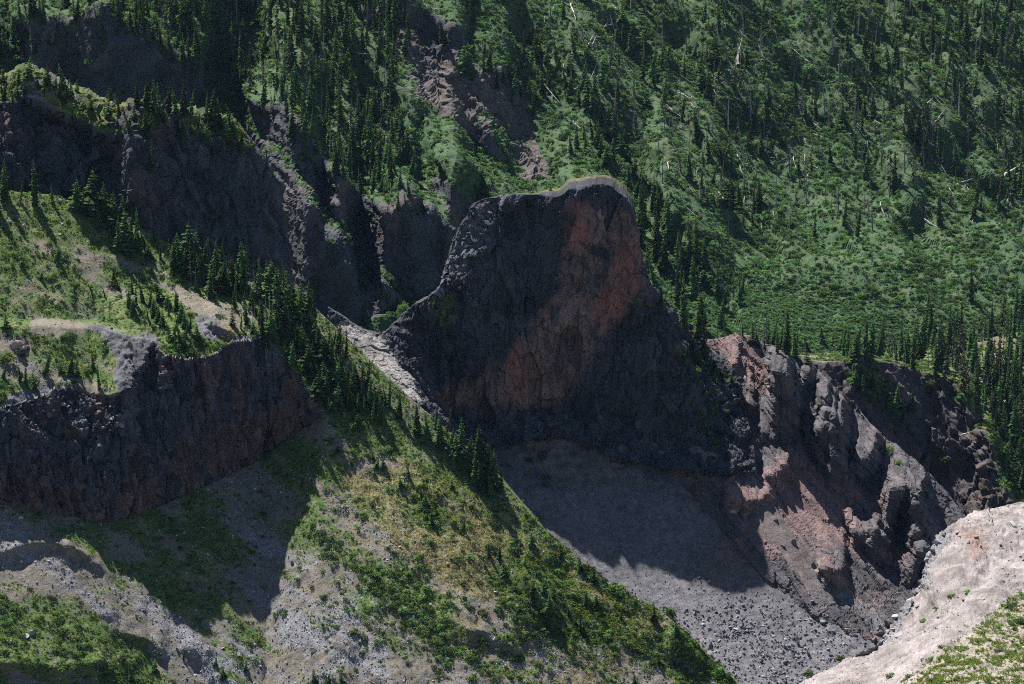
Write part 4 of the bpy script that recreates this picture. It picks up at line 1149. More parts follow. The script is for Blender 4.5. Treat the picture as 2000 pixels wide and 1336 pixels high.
stand('hill', [(1250, 360), (1330, 420), (1420, 600), (1400, 660), (1300, 620), (1250, 500)], 34, (60, 100), kinds(slim=6, full=4), 12, None, HS)
stand('hill', [(1580, -5), (1960, -5), (2010, 120), (2010, 260), (1860, 210), (1680, 190)], 88, (40, 70), kinds(slim=6, full=3, thin=4), 11, None, HS)
stand('hill', [(1620, 180), (2010, 260), (2010, 420), (1880, 440), (1700, 420), (1600, 300)], 58, (36, 66), kinds(slim=6, full=2, thin=4), 13, (60, -.05), HS)
for u, v, h, k in [(1738, 372, 100, 'thin'), (1748, 376, 90, 'slim'), (1556, 400, 40, 'thin'), (1784, 360, 90, 'thin'), (1445, 600, 70, 'slim'), (1650, 440, 66, 'slim'), (1836, 440, 76, 'slim'), (1590, 470, 60, 'slim'), (1896, 590, 80, 'slim'), (1447, 585, 58, 'slim'), (1672, 460, 60, 'slim')]:
    add_tree(u, v, h, k, 'hill')

# dead standing trunks
snags = []
def add_snag(u, v, hpx, pale=False, region='hill', lean=0.0, on=HS):
    r = hit(u, v)
    if r and (on is None or r[2] in on):
        snags.append(dict(u=u, v=v, loc=r[0], h=hpx * PXM(r[0].y), px=hpx, pale=pale, lean=lean, region=region))
for poly, n in (([(1000, -5), (1640, -5), (1700, 430), (1500, 500), (1250, 330), (1080, 140)], 105), ([(1600, 0), (2000, 0), (2005, 440), (1700, 460)], 100), ([(1700, 660), (2005, 650), (2005, 930), (1900, 790), (1780, 720)], 36), ([(250, 20), (780, 20), (760, 380), (640, 330), (460, 200)], 28), ([(1380, 420), (1480, 520), (1440, 640), (1390, 640)], 6)):
    for u, v in sample_poly(poly, n, RT, 9):
        add_snag(u, v, RT.uniform(30, 84), RT.random() < .12, 'bench' if v > 640 else 'hill', RT.gauss(0, .05))
for u, v, h, p in [(1480, 670, 50, False), (1400, 660, 58, False), (1415, 655, 50, False), (1452, 658, 40, False), (1497, 672, 74, False), (1572, 705, 60, False), (1605, 700, 44, False), (1445, 120, 54, True), (1484, 116, 44, True), (1545, 350, 80, False), (1547, 415, 36, True), (718, 200, 40, True), (1725, 415, 44, True)]:
    add_snag(u, v, h, p, 'bench' if v > 640 else 'hill', RT.gauss(0, .06), None)
for u, v in sample_poly([(380, 520), (480, 560), (560, 640), (520, 660), (430, 610), (380, 560)], 32, RT, 8):
    add_snag(u, v, RT.uniform(26, 60), False, 'belt', RT.gauss(0, .05), None)

# fallen trunks: (u, v, length px, angle in the picture)
logs = []
def add_log(u, v, L, ang, region='hill', on=HS, thick=1.0):
    a = math.radians(ang)
    r1 = hit(u, v); r2 = hit(u + L * math.cos(a), v + L * math.sin(a))
    if r1 and r2 and (on is None or (r1[2] in on and r2[2] in on)) and (r1[0] - r2[0]).length < 4 * L * PXM(r1[0].y):
        logs.append(dict(a=r1[0] + Vector((0, -.3, .45)), b=r2[0] + Vector((0, -.3, .45)), px=L, u=u, v=v, region=region, ang=ang, thick=thick))
for q in [(1178, 55, 44, -20), (1180, 56, 22, -55), (1157, 88, 22, -62), (1160, 112, 26, 10), (1480, 88, 40, 65), (1250, 112, 30, 35), (1060, 165, 56, 48), (1077, 176, 24, 85), (1440, 125, 50, -82), (1446, 125, 40, -98), (1398, 148, 46, 30), (1408, 180, 50, 24), (1360, 205, 24, -50), (1300, 205, 50, 38), (1330, 400, 70, 38),
          (1420, 300, 26, 70), (1440, 305, 30, 62), (1870, 360, 40, -18), (1960, 345, 44, -35), (1720, 398, 26, 75), (1790, 205, 34, 40), (1830, 190, 30, 40), (1190, 50, 40, 2), (720, 206, 40, -75), (742, 262, 24, -80), (688, 105, 44, 5), (850, 20, 24, -8), (1260, 20, 36, 40), (1330, 150, 46, 36), (1120, 240, 34, 40),
          (1945, 770, 36, -50), (1958, 790, 32, -55), (1875, 700, 26, -80), (1985, 770, 30, -60), (1940, 820, 30, -60), (1930, 1000, 26, 75), (1968, 965, 24, 80), (1880, 850, 22, -20)]:
    add_log(q[0], q[1], q[2], q[3], 'bench' if q[1] > 640 else 'hill', ['hillside', 'wooded_bench', 'ash_slope'], 1.25)
for poly, n in (([(1000, 0), (1560, 0), (1620, 330), (1480, 450), (1250, 320), (1090, 150)], 120), ([(1600, 150), (2005, 200), (2005, 430), (1720, 460)], 60), ([(1880, 680), (2000, 690), (2000, 900), (1930, 830)], 14), ([(300, 40), (760, 120), (740, 300), (480, 180)], 14)):
    for u, v in sample_poly(poly, n, RT, 7, (60, -.1)):
        add_log(u, v, RT.uniform(10, 34), RT.choice([RT.gauss(42, 14), RT.gauss(-50, 16), RT.gauss(85, 12), RT.gauss(5, 12)]), 'bench' if v > 640 else 'hill')

# shrubs one can tell apart
shrubs = []
def add_shrub(u, v, rpx, kind, region):
    r = hit(u, v)
    if r and r[2] != 'basalt_cliff':
        shrubs.append(dict(u=u, v=v, loc=r[0], r=rpx * PXM(r[0].y), px=rpx, kind=kind, region=region, ob=r[2]))
SK = kinds(green=6, dark=4)
for u, v, r, k in [(116, 500, 20, 'dark'), (220, 556, 17, 'green'), (125, 660, 11, 'dark'), (955, 1066, 13, 'green'), (684, 1240, 20, 'green'), (920, 1090, 14, 'green'), (1000, 1080, 14, 'dark'), (820, 1170, 16, 'green'), (1060, 1200, 24, 'green'), (1030, 1180, 18, 'dark'), (990, 1250, 20, 'green'),
                   (940, 1200, 16, 'green'), (1010, 1290, 20, 'green'), (1300, 1200, 20, 'dark'), (1320, 1240, 20, 'green'), (1350, 1260, 18, 'green'), (1235, 1180, 18, 'dark'), (1200, 1150, 16, 'green'), (1160, 1130, 16, 'green'), (1110, 1090, 14, 'green'), (1140, 1110, 14, 'dark'), (1040, 1020, 14, 'dark'),
                   (1380, 845, 16, 'green'), (1372, 830, 18, 'dark'), (1392, 865, 12, 'green'), (1360, 810, 14, 'dark'), (1400, 875, 8, 'green'), (1740, 880, 16, 'green'), (1755, 905, 12, 'green'), (1835, 885, 18, 'green'), (1845, 900, 16, 'dark'), (1825, 870, 13, 'green'), (1815, 750, 10, 'green'), (1440, 910, 7, 'green'), (1435, 945, 7, 'green'),
                   (1970, 1190, 24, 'dark'), (1985, 1215, 20, 'green'), (1740, 1322, 13, 'dark'), (1850, 1290, 10, 'green'), (1640, 1285, 12, 'green'), (1575, 1315, 14, 'green'), (1800, 1215, 12, 'green'), (1830, 1190, 10, 'green'), (1858, 1168, 12, 'green'), (1890, 1158, 11, 'green'), (715, 605, 16, 'dark'), (625, 560, 12, 'dark'),
                   (640, 760, 14, 'dark'), (20, 700, 22, 'green'), (70, 740, 18, 'green'), (500, 1290, 14, 'green'), (130, 1305, 18, 'green'), (170, 1295, 16, 'green')]:
    add_shrub(u, v, r, k, 'own')
for region, poly, n, rr in (('belt', [(215, 470), (420, 560), (620, 690), (780, 850), (760, 930), (640, 860), (560, 680), (400, 640), (250, 560)], 80, (6, 13)),
                    ('meadow', [(-10, 470), (140, 480), (300, 560), (440, 680), (330, 690), (160, 610), (-10, 620)], 90, (3.5, 9)),
                    ('terrace', [(-10, 650), (220, 660), (240, 780), (120, 760), (-10, 790)], 40, (5, 12)),
                    ('slope', [(600, 840), (760, 900), (960, 1000), (1100, 1120), (1250, 1210), (1400, 1330), (1000, 1330), (820, 1220), (640, 1000)], 230, (4, 13)),
                    ('spine', [(990, 960), (1120, 1080), (1240, 1160), (1370, 1260), (1440, 1340), (1350, 1320), (1200, 1200), (1050, 1090)], 55, (6, 14)),
                    ('gullies', [(1030, 900), (1070, 880), (1060, 1150), (1100, 1240), (980, 1270), (1010, 1120)], 34, (7, 15)),
                    ('foot', [(-10, 1160), (200, 1230), (330, 1300), (320, 1340), (-10, 1300)], 80, (6, 14)),
                    ('strips', [(600, 1010), (720, 1110), (860, 1230), (1000, 1330), (900, 1330), (760, 1200), (630, 1090)], 110, (5, 13)),
                    ('tower', [(1300, 660), (1380, 710), (1435, 770), (1400, 860), (1340, 780)], 40, (5, 12)),
                    ('belt', [(500, 645), (560, 650), (655, 800), (625, 800), (560, 715)], 30, (6, 13)),
                    ('terrace', [(318, 670), (455, 655), (440, 690), (330, 700)], 24, (5, 11)),
                    ('scree', [(470, 1040), (640, 1030), (920, 1330), (620, 1330), (500, 1180)], 90, (4, 10)),
                    ('ash', [(1900, 1220), (2010, 1140), (2010, 1340), (1720, 1340)], 40, (4, 11)),
                    ('bench', [(1640, 700), (1740, 720), (1790, 860), (1750, 850), (1680, 760)], 40, (5, 12)),
                    ('bench', [(1900, 820), (2005, 850), (2005, 985), (1960, 960), (1930, 890)], 60, (6, 14))):
    for u, v in sample_poly(poly, n, RT, 6, (45, -.12)):
        add_shrub(u, v, RT.uniform(*rr), SK(), region)

# boulders one can tell apart
boulders = []
def add_boulder(u, v, rpx, kind, region, sq=1.0):
    r = hit(u, v)
    if r: boulders.append(dict(u=u, v=v, loc=r[0], r=rpx * PXM(r[0].y), px=rpx, kind=kind, region=region, ob=r[2], sq=sq))
for u, v, r, k in [(116, 392, 11, 'pale'), (18, 434, 6, 'pale'), (46, 440, 5, 'pale'), (122, 438, 4, 'pale'), (118, 458, 5, 'pale'), (38, 462, 4, 'pale'), (8, 398, 5, 'pale'), (80, 398, 6, 'pale'), (30, 676, 17, 'pink'), (48, 680, 13, 'pink'), (585, 700, 9, 'dark'), (465, 1280, 10, 'grey'), (612, 1272, 11, 'dark'), (570, 1100, 8, 'dark'),
                   (48, 1245, 14, 'grey'), (62, 1240, 12, 'grey'), (20, 1255, 8, 'pale'), (715, 1158, 6, 'grey'), (968, 1157, 7, 'pale'), (893, 1198, 4, 'pale'), (280, 1190, 6, 'dark'), (120, 1130, 6, 'grey'), (40, 1012, 8, 'grey'), (28, 1030, 9, 'grey'), (12, 1000, 7, 'grey'), (60, 1040, 6, 'grey'), (1608, 1215, 8, 'dark'),
                   (1585, 1175, 6, 'dark'), (1385, 1135, 5, 'grey'), (1365, 1128, 4, 'grey'), (1757, 1240, 13, 'grey'), (1980, 1028, 12, 'pale'), (1800, 1290, 6, 'grey'), (1310, 1205, 5, 'grey'), (1580, 1160, 5, 'grey'), (1670, 1240, 8, 'grey'), (1655, 1230, 7, 'pink'), (1590, 1105, 10, 'dark'), (1430, 1000, 12, 'pink'), (1450, 1005, 10, 'dark'), (1550, 1060, 12, 'dark'), (1530, 1068, 9, 'dark'), (1515, 1018, 7, 'dark'),
                   (1720, 1238, 14, 'grey'), (1735, 1222, 16, 'grey'), (1752, 1208, 15, 'grey'), (1762, 1190, 13, 'dark'), (1778, 1178, 15, 'grey'), (1790, 1160, 14, 'grey'), (1800, 1140, 12, 'grey'), (1806, 1120, 11, 'dark'), (1812, 1095, 13, 'grey'), (1820, 1075, 11, 'grey'), (1832, 1060, 10, 'grey'), (1845, 1045, 9, 'grey'), (1745, 1230, 9, 'pale'),
                   (1770, 1200, 9, 'pale'), (1710, 1250, 9, 'dark'), (1868, 1042, 8, 'pink'), (1890, 1060, 8, 'pink'), (1905, 1050, 7, 'pink'), (1915, 1070, 7, 'pink'), (1790, 1185, 8, 'grey')]:
    add_boulder(u, v, r, k, 'own')
for region, poly, n, rr, ks in (('talus', [(1330, 1190), (1500, 1180), (1620, 1200), (1690, 1250), (1560, 1330), (1440, 1330)], 110, (3, 6.5), kinds(grey=6, dark=3, pale=1)),
                        ('scree', [(-10, 990), (90, 1040), (200, 1130), (420, 1220), (640, 1320), (400, 1310), (200, 1210), (-10, 1110)], 60, (2.6, 6), kinds(grey=5, pale=2, dark=3)),
                        ('meadow', [(0, 540), (120, 560), (230, 600), (200, 620), (60, 590)], 26, (2.6, 5), kinds(pale=2, pink=4)),
                        ('rim', [(0, 800), (60, 780), (130, 760), (230, 790), (250, 850), (150, 830), (60, 830)], 40, (4, 10), kinds(grey=6, dark=3)),
                        ('slope', [(640, 980), (780, 1000), (1000, 1100), (1010, 1200), (860, 1200), (700, 1120)], 40, (2.6, 5.5), kinds(grey=6, pale=2, dark=2)),
                        ('ash', [(1700, 1280), (1850, 1190), (2000, 1000), (2000, 1120), (1850, 1230)], 50, (2.4, 6), kinds(pale=5, grey=3, pink=2))):
    for u, v in sample_poly(poly, n, RT, 7):
        add_boulder(u, v, rr[0] + (rr[1] - rr[0]) * RT.random() ** 2, ks(), region)

# ------------------------------------------------------------------ labels
def ordinal(n):
    small = 'first second third fourth fifth sixth seventh eighth ninth tenth eleventh twelfth thirteenth fourteenth fifteenth sixteenth seventeenth eighteenth nineteenth twentieth'.split()
    tens = {20: 'twenty', 30: 'thirty', 40: 'forty', 50: 'fifty', 60: 'sixty', 70: 'seventy', 80: 'eighty', 90: 'ninety'}
    if n <= 20: return small[n - 1]
    t, o = n // 10 * 10, n % 10
    if o == 0: return tens[t][:-1] + 'ieth'
    return tens[t] + '-' + small[o - 1]

MARKS = [(60, 70, 'above the dark wall at the top left'), (130, 180, 'beside the pale outcrop on the upper cliff'), (250, 290, 'on the spur of the upper cliff'), (300, 215, 'at the left of the upper cliff rim'), (400, 240, 'along the right of the upper cliff rim'),
         (30, 395, 'at the top of the bright meadow'), (190, 430, 'below the upper cliff'), (60, 460, 'on the bright meadow'), (115, 500, 'around the bare brown patch'), (150, 570, 'among the pinkish stones below the meadow'), (290, 500, 'high in the fir belt'), (400, 540, 'in the middle of the fir belt'),
         (300, 610, 'behind the grey slab of the basalt cliff'), (380, 660, 'above the notch in the basalt cliff'), (480, 600, 'above the right end of the basalt cliff'), (560, 620, 'where the fir belt meets the ravine'), (620, 700, 'low in the fir belt'), (700, 770, 'beside the pale ledge under the tower'), (660, 860, 'right of the basalt cliff'),
         (60, 740, 'on the terrace above the basalt cliff'), (150, 740, 'near the lip of the basalt cliff'), (850, 860, 'at the back of the fir point'), (940, 940, 'at the tip of the fir point'), (760, 960, 'on the dry slope below the fir point'), (900, 1050, 'on the tan slope'), (1040, 1030, 'along the upper edge of the slope'),
         (1060, 1180, 'in the bushy gully of the slope'), (1180, 1150, 'along the middle edge of the slope'), (1320, 1250, 'at the low end of the slope'), (700, 1130, 'in the green strip beside the scree'), (880, 1260, 'near the foot of the green strip'), (570, 1080, 'right of the cliff shadow'), (420, 1300, 'at the foot of the scree'),
         (250, 1310, 'beside the low dark outcrop'), (80, 1240, 'in the greenery below the scree'), (50, 1030, 'at the head of the scree'), (250, 1180, 'on the grey scree'), (1045, 410, 'on top of the tower'), (865, 630, 'in the cleft of the tower'), (1290, 610, 'on the right shoulder of the tower'),
         (1350, 670, 'behind the right shoulder of the tower'), (1400, 750, 'on the leafy buttress of the tower'), (1380, 850, 'at the head of the brown ridge'), (1440, 940, 'on the brown ridge'), (1540, 690, 'on the crest of the brown ridge'), (1680, 700, 'on the lip of the ravine'), (1750, 790, 'on the ravine wall'), (1760, 690, 'along the bench rim'),
         (1850, 700, 'on the wooded bench'), (1950, 700, 'at the back of the wooded bench'), (1900, 780, 'above the dark ravine'), (1960, 860, 'on the slope beside the ravine'), (1950, 950, 'above the ash slope'), (1740, 885, 'in the gully behind the brown ridge'), (1840, 885, 'low in the dark ravine'),
         (1500, 1220, 'on the talus fan'), (1620, 1230, 'at the foot of the talus'), (1740, 1220, 'along the broken edge of the ash slope'), (1810, 1100, 'high on the broken ash edge'), (1890, 1060, 'by the rusty patch of the ash slope'), (1830, 1190, 'in the ash gully'), (1960, 1040, 'at the top of the ash slope'), (1960, 1200, 'in the grass of the ash slope'), (1720, 1310, 'low on the ash slope'),
         (260, 60, 'left of the wooded spur on the hillside'), (380, 90, 'on the wooded spur of the hillside'), (480, 130, 'above the green chute on the hillside'), (560, 60, 'in the thick wood at the top'), (640, 170, 'in the thick wood beside the white trunk'), (720, 90, 'left of the brown rock rib'), (740, 280, 'left of the green meadow strip'), (770, 400, 'above the ravine headwall'),
         (880, 90, 'on the brown rock rib'), (960, 160, 'right of the brown rock rib'), (1080, 90, 'by the topmost fallen trunks'), (1060, 230, 'beside the fallen trunk above the tower'), (1170, 200, 'in the dark thicket above the tower'), (1200, 330, 'just behind the tower top'), (1200, 60, 'beside the long forked log'), (1300, 120, 'among the logs in the upper clearing'),
         (1330, 230, 'in the log strewn clearing'), (1440, 130, 'around the two white stumps'), (1480, 230, 'below the two white stumps'), (1560, 60, 'in the upper dead wood'), (1540, 350, 'around the tall dead trunk'), (1420, 350, 'on the brushy middle of the hillside'), (1290, 450, 'in the shade right of the tower'), (1360, 520, 'above the green apron'), (1650, 80, 'in the dark wood at the top right'),
         (1750, 60, 'in the middle of the top right wood'), (1870, 80, 'along the edge of the top right wood'), (1960, 180, 'near the far pale slope'), (1700, 220, 'below the top right wood'), (1800, 260, 'among grey trunks under the top right wood'), (1740, 370, 'beside the twin dark spires'), (1900, 340, 'on the right log field'), (1950, 430, 'below the right log field'), (1600, 430, 'at the head of the green apron'), (1800, 480, 'on the upper green apron'), (1450, 600, 'on the lower green apron'), (1700, 620, 'on the broad green apron')]

def assign(items, noun, look, cat, base_group, rows=True):
    """Give every item a label of its own: look, nearest landmark, and its order from the left there where that is not enough."""
    by = {}
    for t in items:
        k = min(range(len(MARKS)), key=lambda i: (MARKS[i][0] - t['u']) ** 2 + 1.3 * (MARKS[i][1] - t['v']) ** 2)
        by.setdefault((k, look(t)), []).append(t)
    for (k, lk), ts in by.items():
        ts.sort(key=lambda t: t['u'])
        for i, t in enumerate(ts):
            place = MARKS[k][2]
            if len(ts) == 1: t['label'] = f'{lk} {noun} {place}'
            elif len(ts) == 2: t['label'] = f'{lk} {noun} {place}, the {"left" if i == 0 else "right"} one'
            elif i == len(ts) - 1: t['label'] = f'{lk} {noun} {place}, last from left'
            else: t['label'] = f'{lk} {noun} {place}, {ordinal(i + 1)} from left'
            t['group'] = f'{base_group} {place}'

def link(name, data, loc, rot=(0, 0, 0), scale=(1, 1, 1), parent=None):
    o = bpy.data.objects.new(name, data); o.location = loc; o.rotation_euler = rot; o.scale = scale
    if parent: o.parent = parent
    COL.objects.link(o)
    return o

# ---- conifers
trees.sort(key=lambda t: -t['px'])
solo, rest = trees[:300], trees[300:]
LOOK = {'full': 'dark green', 'slim': 'slender dark', 'broad': 'broad crowned', 'thin': 'thin half bare', 'small': 'bushy young'}
def size_word(px): return 'tall' if px > 84 else ('short' if px < 50 else '')
assign(solo, 'conifer', lambda t: (size_word(t['px']) + ' ' + LOOK[t['kind']]).strip(), 'conifer', 'conifers')
for t in solo:
    h = t['h']
    e = link('fir_tree', None, t['loc'] - Vector((0, 0, .15)), (0, 0, RT.uniform(0, 6.28)))
    e.empty_display_size = 1
    tag(e, t['label'], 'conifer', t['group'])
    w = h * (RT.uniform(.95, 1.35) if t['v'] > 420 and t['u'] < 1100 or t['region'] == 'rim' else RT.uniform(.88, 1.25))
    link('trunk', RT.choice(TRUNKS), (0, 0, 0), (0, 0, 0), (w, w, h), e)
    link('crown', RT.choice(CROWNS[t['kind']]), (0, 0, 0), (RT.gauss(0, .03), RT.gauss(0, .03), RT.uniform(0, 6.28)), (w * RT.uniform(.9, 1.15), w, h * RT.uniform(.93, 1.0)), e)

# ---- dead trunks, logs, shrubs, boulders
snags.sort(key=lambda t: -t['px'])
dead = snags[:290]
assign(dead, 'trunk', lambda t: ('tall ' if t['px'] > 62 else ('short ' if t['px'] < 42 else '')) + ('bleached' if t['pale'] else 'grey bare'), 'dead tree', 'dead trunks')
for t in dead:
    h = t['h']; k = RT.uniform(.8, 1.3)
    o = link('dead_tree', RT.choice(PALE_SNAGS if t['pale'] else SNAGS), t['loc'] - Vector((0, 0, .2)), (RT.gauss(0, .03), t['lean'], RT.uniform(0, 6.28)), (h * k, h * k, h))
    tag(o, t['label'], 'dead tree', t['group'])
logs.sort(key=lambda t: -t['px']); logs = logs[:290]
def log_look(t):
    a = abs((t['ang'] + 90) % 180 - 90)
    return ('long ' if t['px'] > 28 else ('short ' if t['px'] < 16 else '')) + ('pale' if t['thick'] > 1 else 'bleached')
assign(logs, 'fallen trunk', log_look, 'fallen log', 'fallen trunks')
for t in logs:
    d = t['b'] - t['a']; L = d.length
    w = max(.019 * L, .3) * t['thick'] / .02
    o = link('fallen_log', RT.choice(LOGS), t['a'], d.to_track_quat('Z', 'Y').to_euler(), (w, w, L))
    tag(o, t['label'], 'fallen log', t['group'])
shrubs.sort(key=lambda t: -t['px'])
solo_s, rest_s = shrubs[:300], shrubs[300:]
assign(solo_s, 'shrub', lambda t: ('large ' if t['px'] > 15 else ('small ' if t['px'] < 9 else '')) + ('dark leafy' if t['kind'] == 'dark' else 'green leafy'), 'shrub', 'shrubs')
for t in solo_s:
    r = t['r']
    o = link('shrub', RT.choice(SHRUBS[t['kind']]), t['loc'] - Vector((0, 0, .1 * r)), (RT.gauss(0, .1), RT.gauss(0, .1), RT.uniform(0, 6.28)), (r * RT.uniform(.85, 1.15), r * RT.uniform(.85, 1.15), r * RT.uniform(.8, 1.15)))
    tag(o, t['label'], 'shrub', t['group'])
boulders.sort(key=lambda t: -t['px']); boulders = boulders[:298]
assign(boulders, 'boulder', lambda t: ('large ' if t['px'] > 11 else ('small ' if t['px'] < 4.5 else '')) + {'grey': 'grey', 'dark': 'dark', 'pale': 'pale', 'pink': 'reddish'}[t['kind']], 'boulder', 'boulders')
for t in boulders:
    r = t['r'] * (.95 if not (1690 < t['u'] < 1860 and t['v'] > 1030 and t['region'] == 'own') else RT.uniform(.7, 1.25))
    o = link('boulder', RT.choice(STONES[t['kind']]), t['loc'] + Vector((0, 0, .12 * r)), (RT.gauss(0, .35), RT.gauss(0, .35), RT.uniform(0, 6.28)), (r * RT.uniform(.9, 1.2), r * RT.uniform(.85, 1.15), r * RT.uniform(.85, 1.2)))
    tag(o, t['label'], 'boulder', t['group'])

# ------------------------------------------------------------------ what nobody could count: scattered as instances
def scatter(name, pts, scl, meshes, label, rots=None, seed=1):
    pts = np.asarray(pts, np.float32); n = len(pts)
    R = np.random.default_rng(seed)
    me = bpy.data.meshes.new(name); me.vertices.add(n); me.vertices.foreach_set('co', pts.ravel())
    scl = np.asarray(scl, np.float32)
    if scl.ndim == 1:
        scl = scl[:, None] * R.uniform(.8, 1.2, (n, 3)).astype(np.float32)
    if rots is None:
        rots = np.stack([R.normal(0, .12, n), R.normal(0, .12, n), R.uniform(0, 6.28, n)], -1)
    for k, a, ty in (('scl', scl, 'FLOAT_VECTOR'), ('rot', rots, 'FLOAT_VECTOR')):
        at = me.attributes.new(k, ty, 'POINT'); at.data.foreach_set('vector', np.asarray(a, np.float32).ravel())
    at = me.attributes.new('idx', 'INT', 'POINT'); at.data.foreach_set('value', R.integers(0, len(meshes), n).astype(np.int32))
    o = bpy.data.objects.new(name, me); COL.objects.link(o)
    g = bpy.data.node_groups.new(name, 'GeometryNodeTree')
    g.interface.new_socket('Geometry', in_out='INPUT', socket_type='NodeSocketGeometry')
    g.interface.new_socket('Geometry', in_out='OUTPUT', socket_type='NodeSocketGeometry')
    N = g.nodes.new; Lk = g.links.new
    gi, go = N('NodeGroupInput'), N('NodeGroupOutput')
    iop = N('GeometryNodeInstanceOnPoints'); j = N('GeometryNodeJoinGeometry')
    for m in reversed(meshes):
        ob = bpy.data.objects.new(name + '_piece', m)
        oi = N('GeometryNodeObjectInfo'); oi.inputs['Object'].default_value = ob; oi.inputs['As Instance'].default_value = True
        Lk(oi.outputs['Geometry'], j.inputs[0])
    def na(k, ty):
        a = N('GeometryNodeInputNamedAttribute'); a.data_type = ty; a.inputs['Name'].default_value = k
        return [s for s in a.outputs if s.enabled][0]
    Lk(gi.outputs[0], iop.inputs['Points']); Lk(j.outputs[0], iop.inputs['Instance'])
    iop.inputs['Pick Instance'].default_value = True
    Lk(na('idx', 'INT'), iop.inputs['Instance Index']); Lk(na('rot', 'FLOAT_VECTOR'), iop.inputs['Rotation']); Lk(na('scl', 'FLOAT_VECTOR'), iop.inputs['Scale'])
    Lk(iop.outputs[0], go.inputs[0])
    md = o.modifiers.new('scatter', 'NODES'); md.node_group = g
    return tag(o, label, None, None, 'stuff')

def combo(name, crown, trunk):
    """One light mesh of a whole conifer for the far wood."""
    import bmesh
    bm = bmesh.new(); bm.from_mesh(crown); bm.from_mesh(trunk)
    me = bpy.data.meshes.new(name); nf = len(crown.polygons)
    bm.faces.ensure_lookup_table()
    for i in range(nf, len(bm.faces)): bm.faces[i].material_index = 1
    bm.to_mesh(me); bm.free()
    me.materials.append(crown.materials[0]); me.materials.append(trunk.materials[0])
    return me

for kind in CROWNS:
    ts = [t for t in rest if t['kind'] == kind]
    if ts:
        ms = [combo('far_conifer', c, TRUNKS[i % 3]) for i, c in enumerate(CROWNS[kind])]
        h = np.array([t['h'] for t in ts]); w = h * RNG.uniform(.9, 1.25, len(ts))
        scatter('conifer_wood', [t['loc'] - Vector((0, 0, .2)) for t in ts], np.stack([w, w, h], -1), ms, {'full': 'the smaller dark conifers of the wood', 'slim': 'the smaller slender conifers of the wood', 'broad': 'the smaller broad conifers of the wood', 'thin': 'the smaller half bare conifers of the wood', 'small': 'the smallest bushy conifers on the slopes'}[kind])
for kind in ('green', 'dark'):
    ts = [t for t in rest_s if t['kind'] == kind]
    scatter('shrub_cover', [t['loc'] for t in ts], [t['r'] for t in ts], SHRUBS[kind], f'the smaller {"dark " if kind == "dark" else "green "}shrubs of the near slopes')

def cover(obj, n, weight, seed, rows=None):
    """Random surface points of a terrain mesh, picked by its cover masks: positions and photo coordinates."""
    me = obj.data; nv = len(me.vertices)
    co = np.empty(nv * 3, np.float32); me.vertices.foreach_get('co', co); co = co.reshape(-1, 3)
    A = {}
    for k in ('veg', 'scree', 'dry', 'warm'):
        a = np.empty(nv, np.float32); me.attributes[k].data.foreach_get('value', a); A[k] = a
    u, v = UV(co)
    ok = (u > -260) & (u < 2260) & (v > -80) & (v < 1400)
    w = np.where(ok, np.clip(weight(A, u, v, co), 0, None), 0) * np.where((u > -30) & (u < 2030), 1, .45); w = w / w.sum()
    R = np.random.default_rng(seed)
    i = R.choice(nv, n, replace=True, p=w)
    n0 = np.minimum(i + 1, nv - 1)
    t = R.random((n, 1)).astype(np.float32)
    d = co[n0] - co[i]
    far = np.linalg.norm(d, axis=1) > 4
    d[far] = 0
    return co[i] + d * t, u[i], v[i], R

def cloud(v, sc, seed): return fbm(np.stack([v[:, 0] / sc, v[:, 1] / sc, v[:, 2] / sc], -1), 4, seed)
bare = lambda a: ss(.35, .62, a)

# near slope: herbs, dry grass, stones
p, u, v, R = cover(near_slope, 2600, lambda A, u, v, c: .04 + ss(.3, .62, A['veg'] + .5 * cloud(c, 5, 221)), 22)
scatter('low_shrubs', p, .3 + .9 * R.random(len(p)) ** 2.2, SHRUBS['green'] + SHRUBS['dark'][:2], 'countless low shrubs dotted over the near slope')
p, u, v, R = cover(near_slope, 17000, lambda A, u, v, c: ss(.38, .7, A['veg'] + .45 * cloud(c, 2.2, 201)) , 1)
scatter('herb_cover', p, R.uniform(.2, .55, len(p)) * (1 + .7 * (R.random(len(p)) < .1)), TUFTS['herb'], 'low green herbs and heath on the near slope')
p, u, v, R = cover(near_slope, 16000, lambda A, u, v, c: ss(.3, .7, A['veg'] * .6 + .3 * cloud(c, 3, 202) + .1), 2)
scatter('green_grass', p, R.uniform(.25, .6, len(p)), TUFTS['grass'], 'green grass on the near slope')
p, u, v, R = cover(near_slope, 14000, lambda A, u, v, c: ss(.3, .7, A['dry'] + .3 * cloud(c, 3, 203)) * (1 - .7 * bare(A['veg'])), 3)
scatter('dry_grass', p, R.uniform(.2, .5, len(p)), TUFTS['straw'], 'dry straw coloured grass on the near slope')
p, u, v, R = cover(near_slope, 26000, lambda A, u, v, c: ss(.25, .75, A['scree'] + .35 * cloud(c, 4, 204)) + .08, 4)
s = .12 + .42 * R.random(len(p)) ** 4
rr = R.uniform(0, 6.28, (len(p), 3))
scatter('scree', p, s, PEBBLES['grey'] + PEBBLES['grey'] + PEBBLES['pale'], 'loose grey scree on the near slope', rr)
p, u, v, R = cover(near_slope, 4000, lambda A, u, v, c: .3 + ss(.25, .75, A['scree'] + .35 * cloud(c, 4, 205)), 5)
scatter('dark_rubble', p, .2 + .5 * R.random(len(p)) ** 3, PEBBLES['dark'], 'dark rubble on the near slope', R.uniform(0, 6.28, (len(p), 3)))
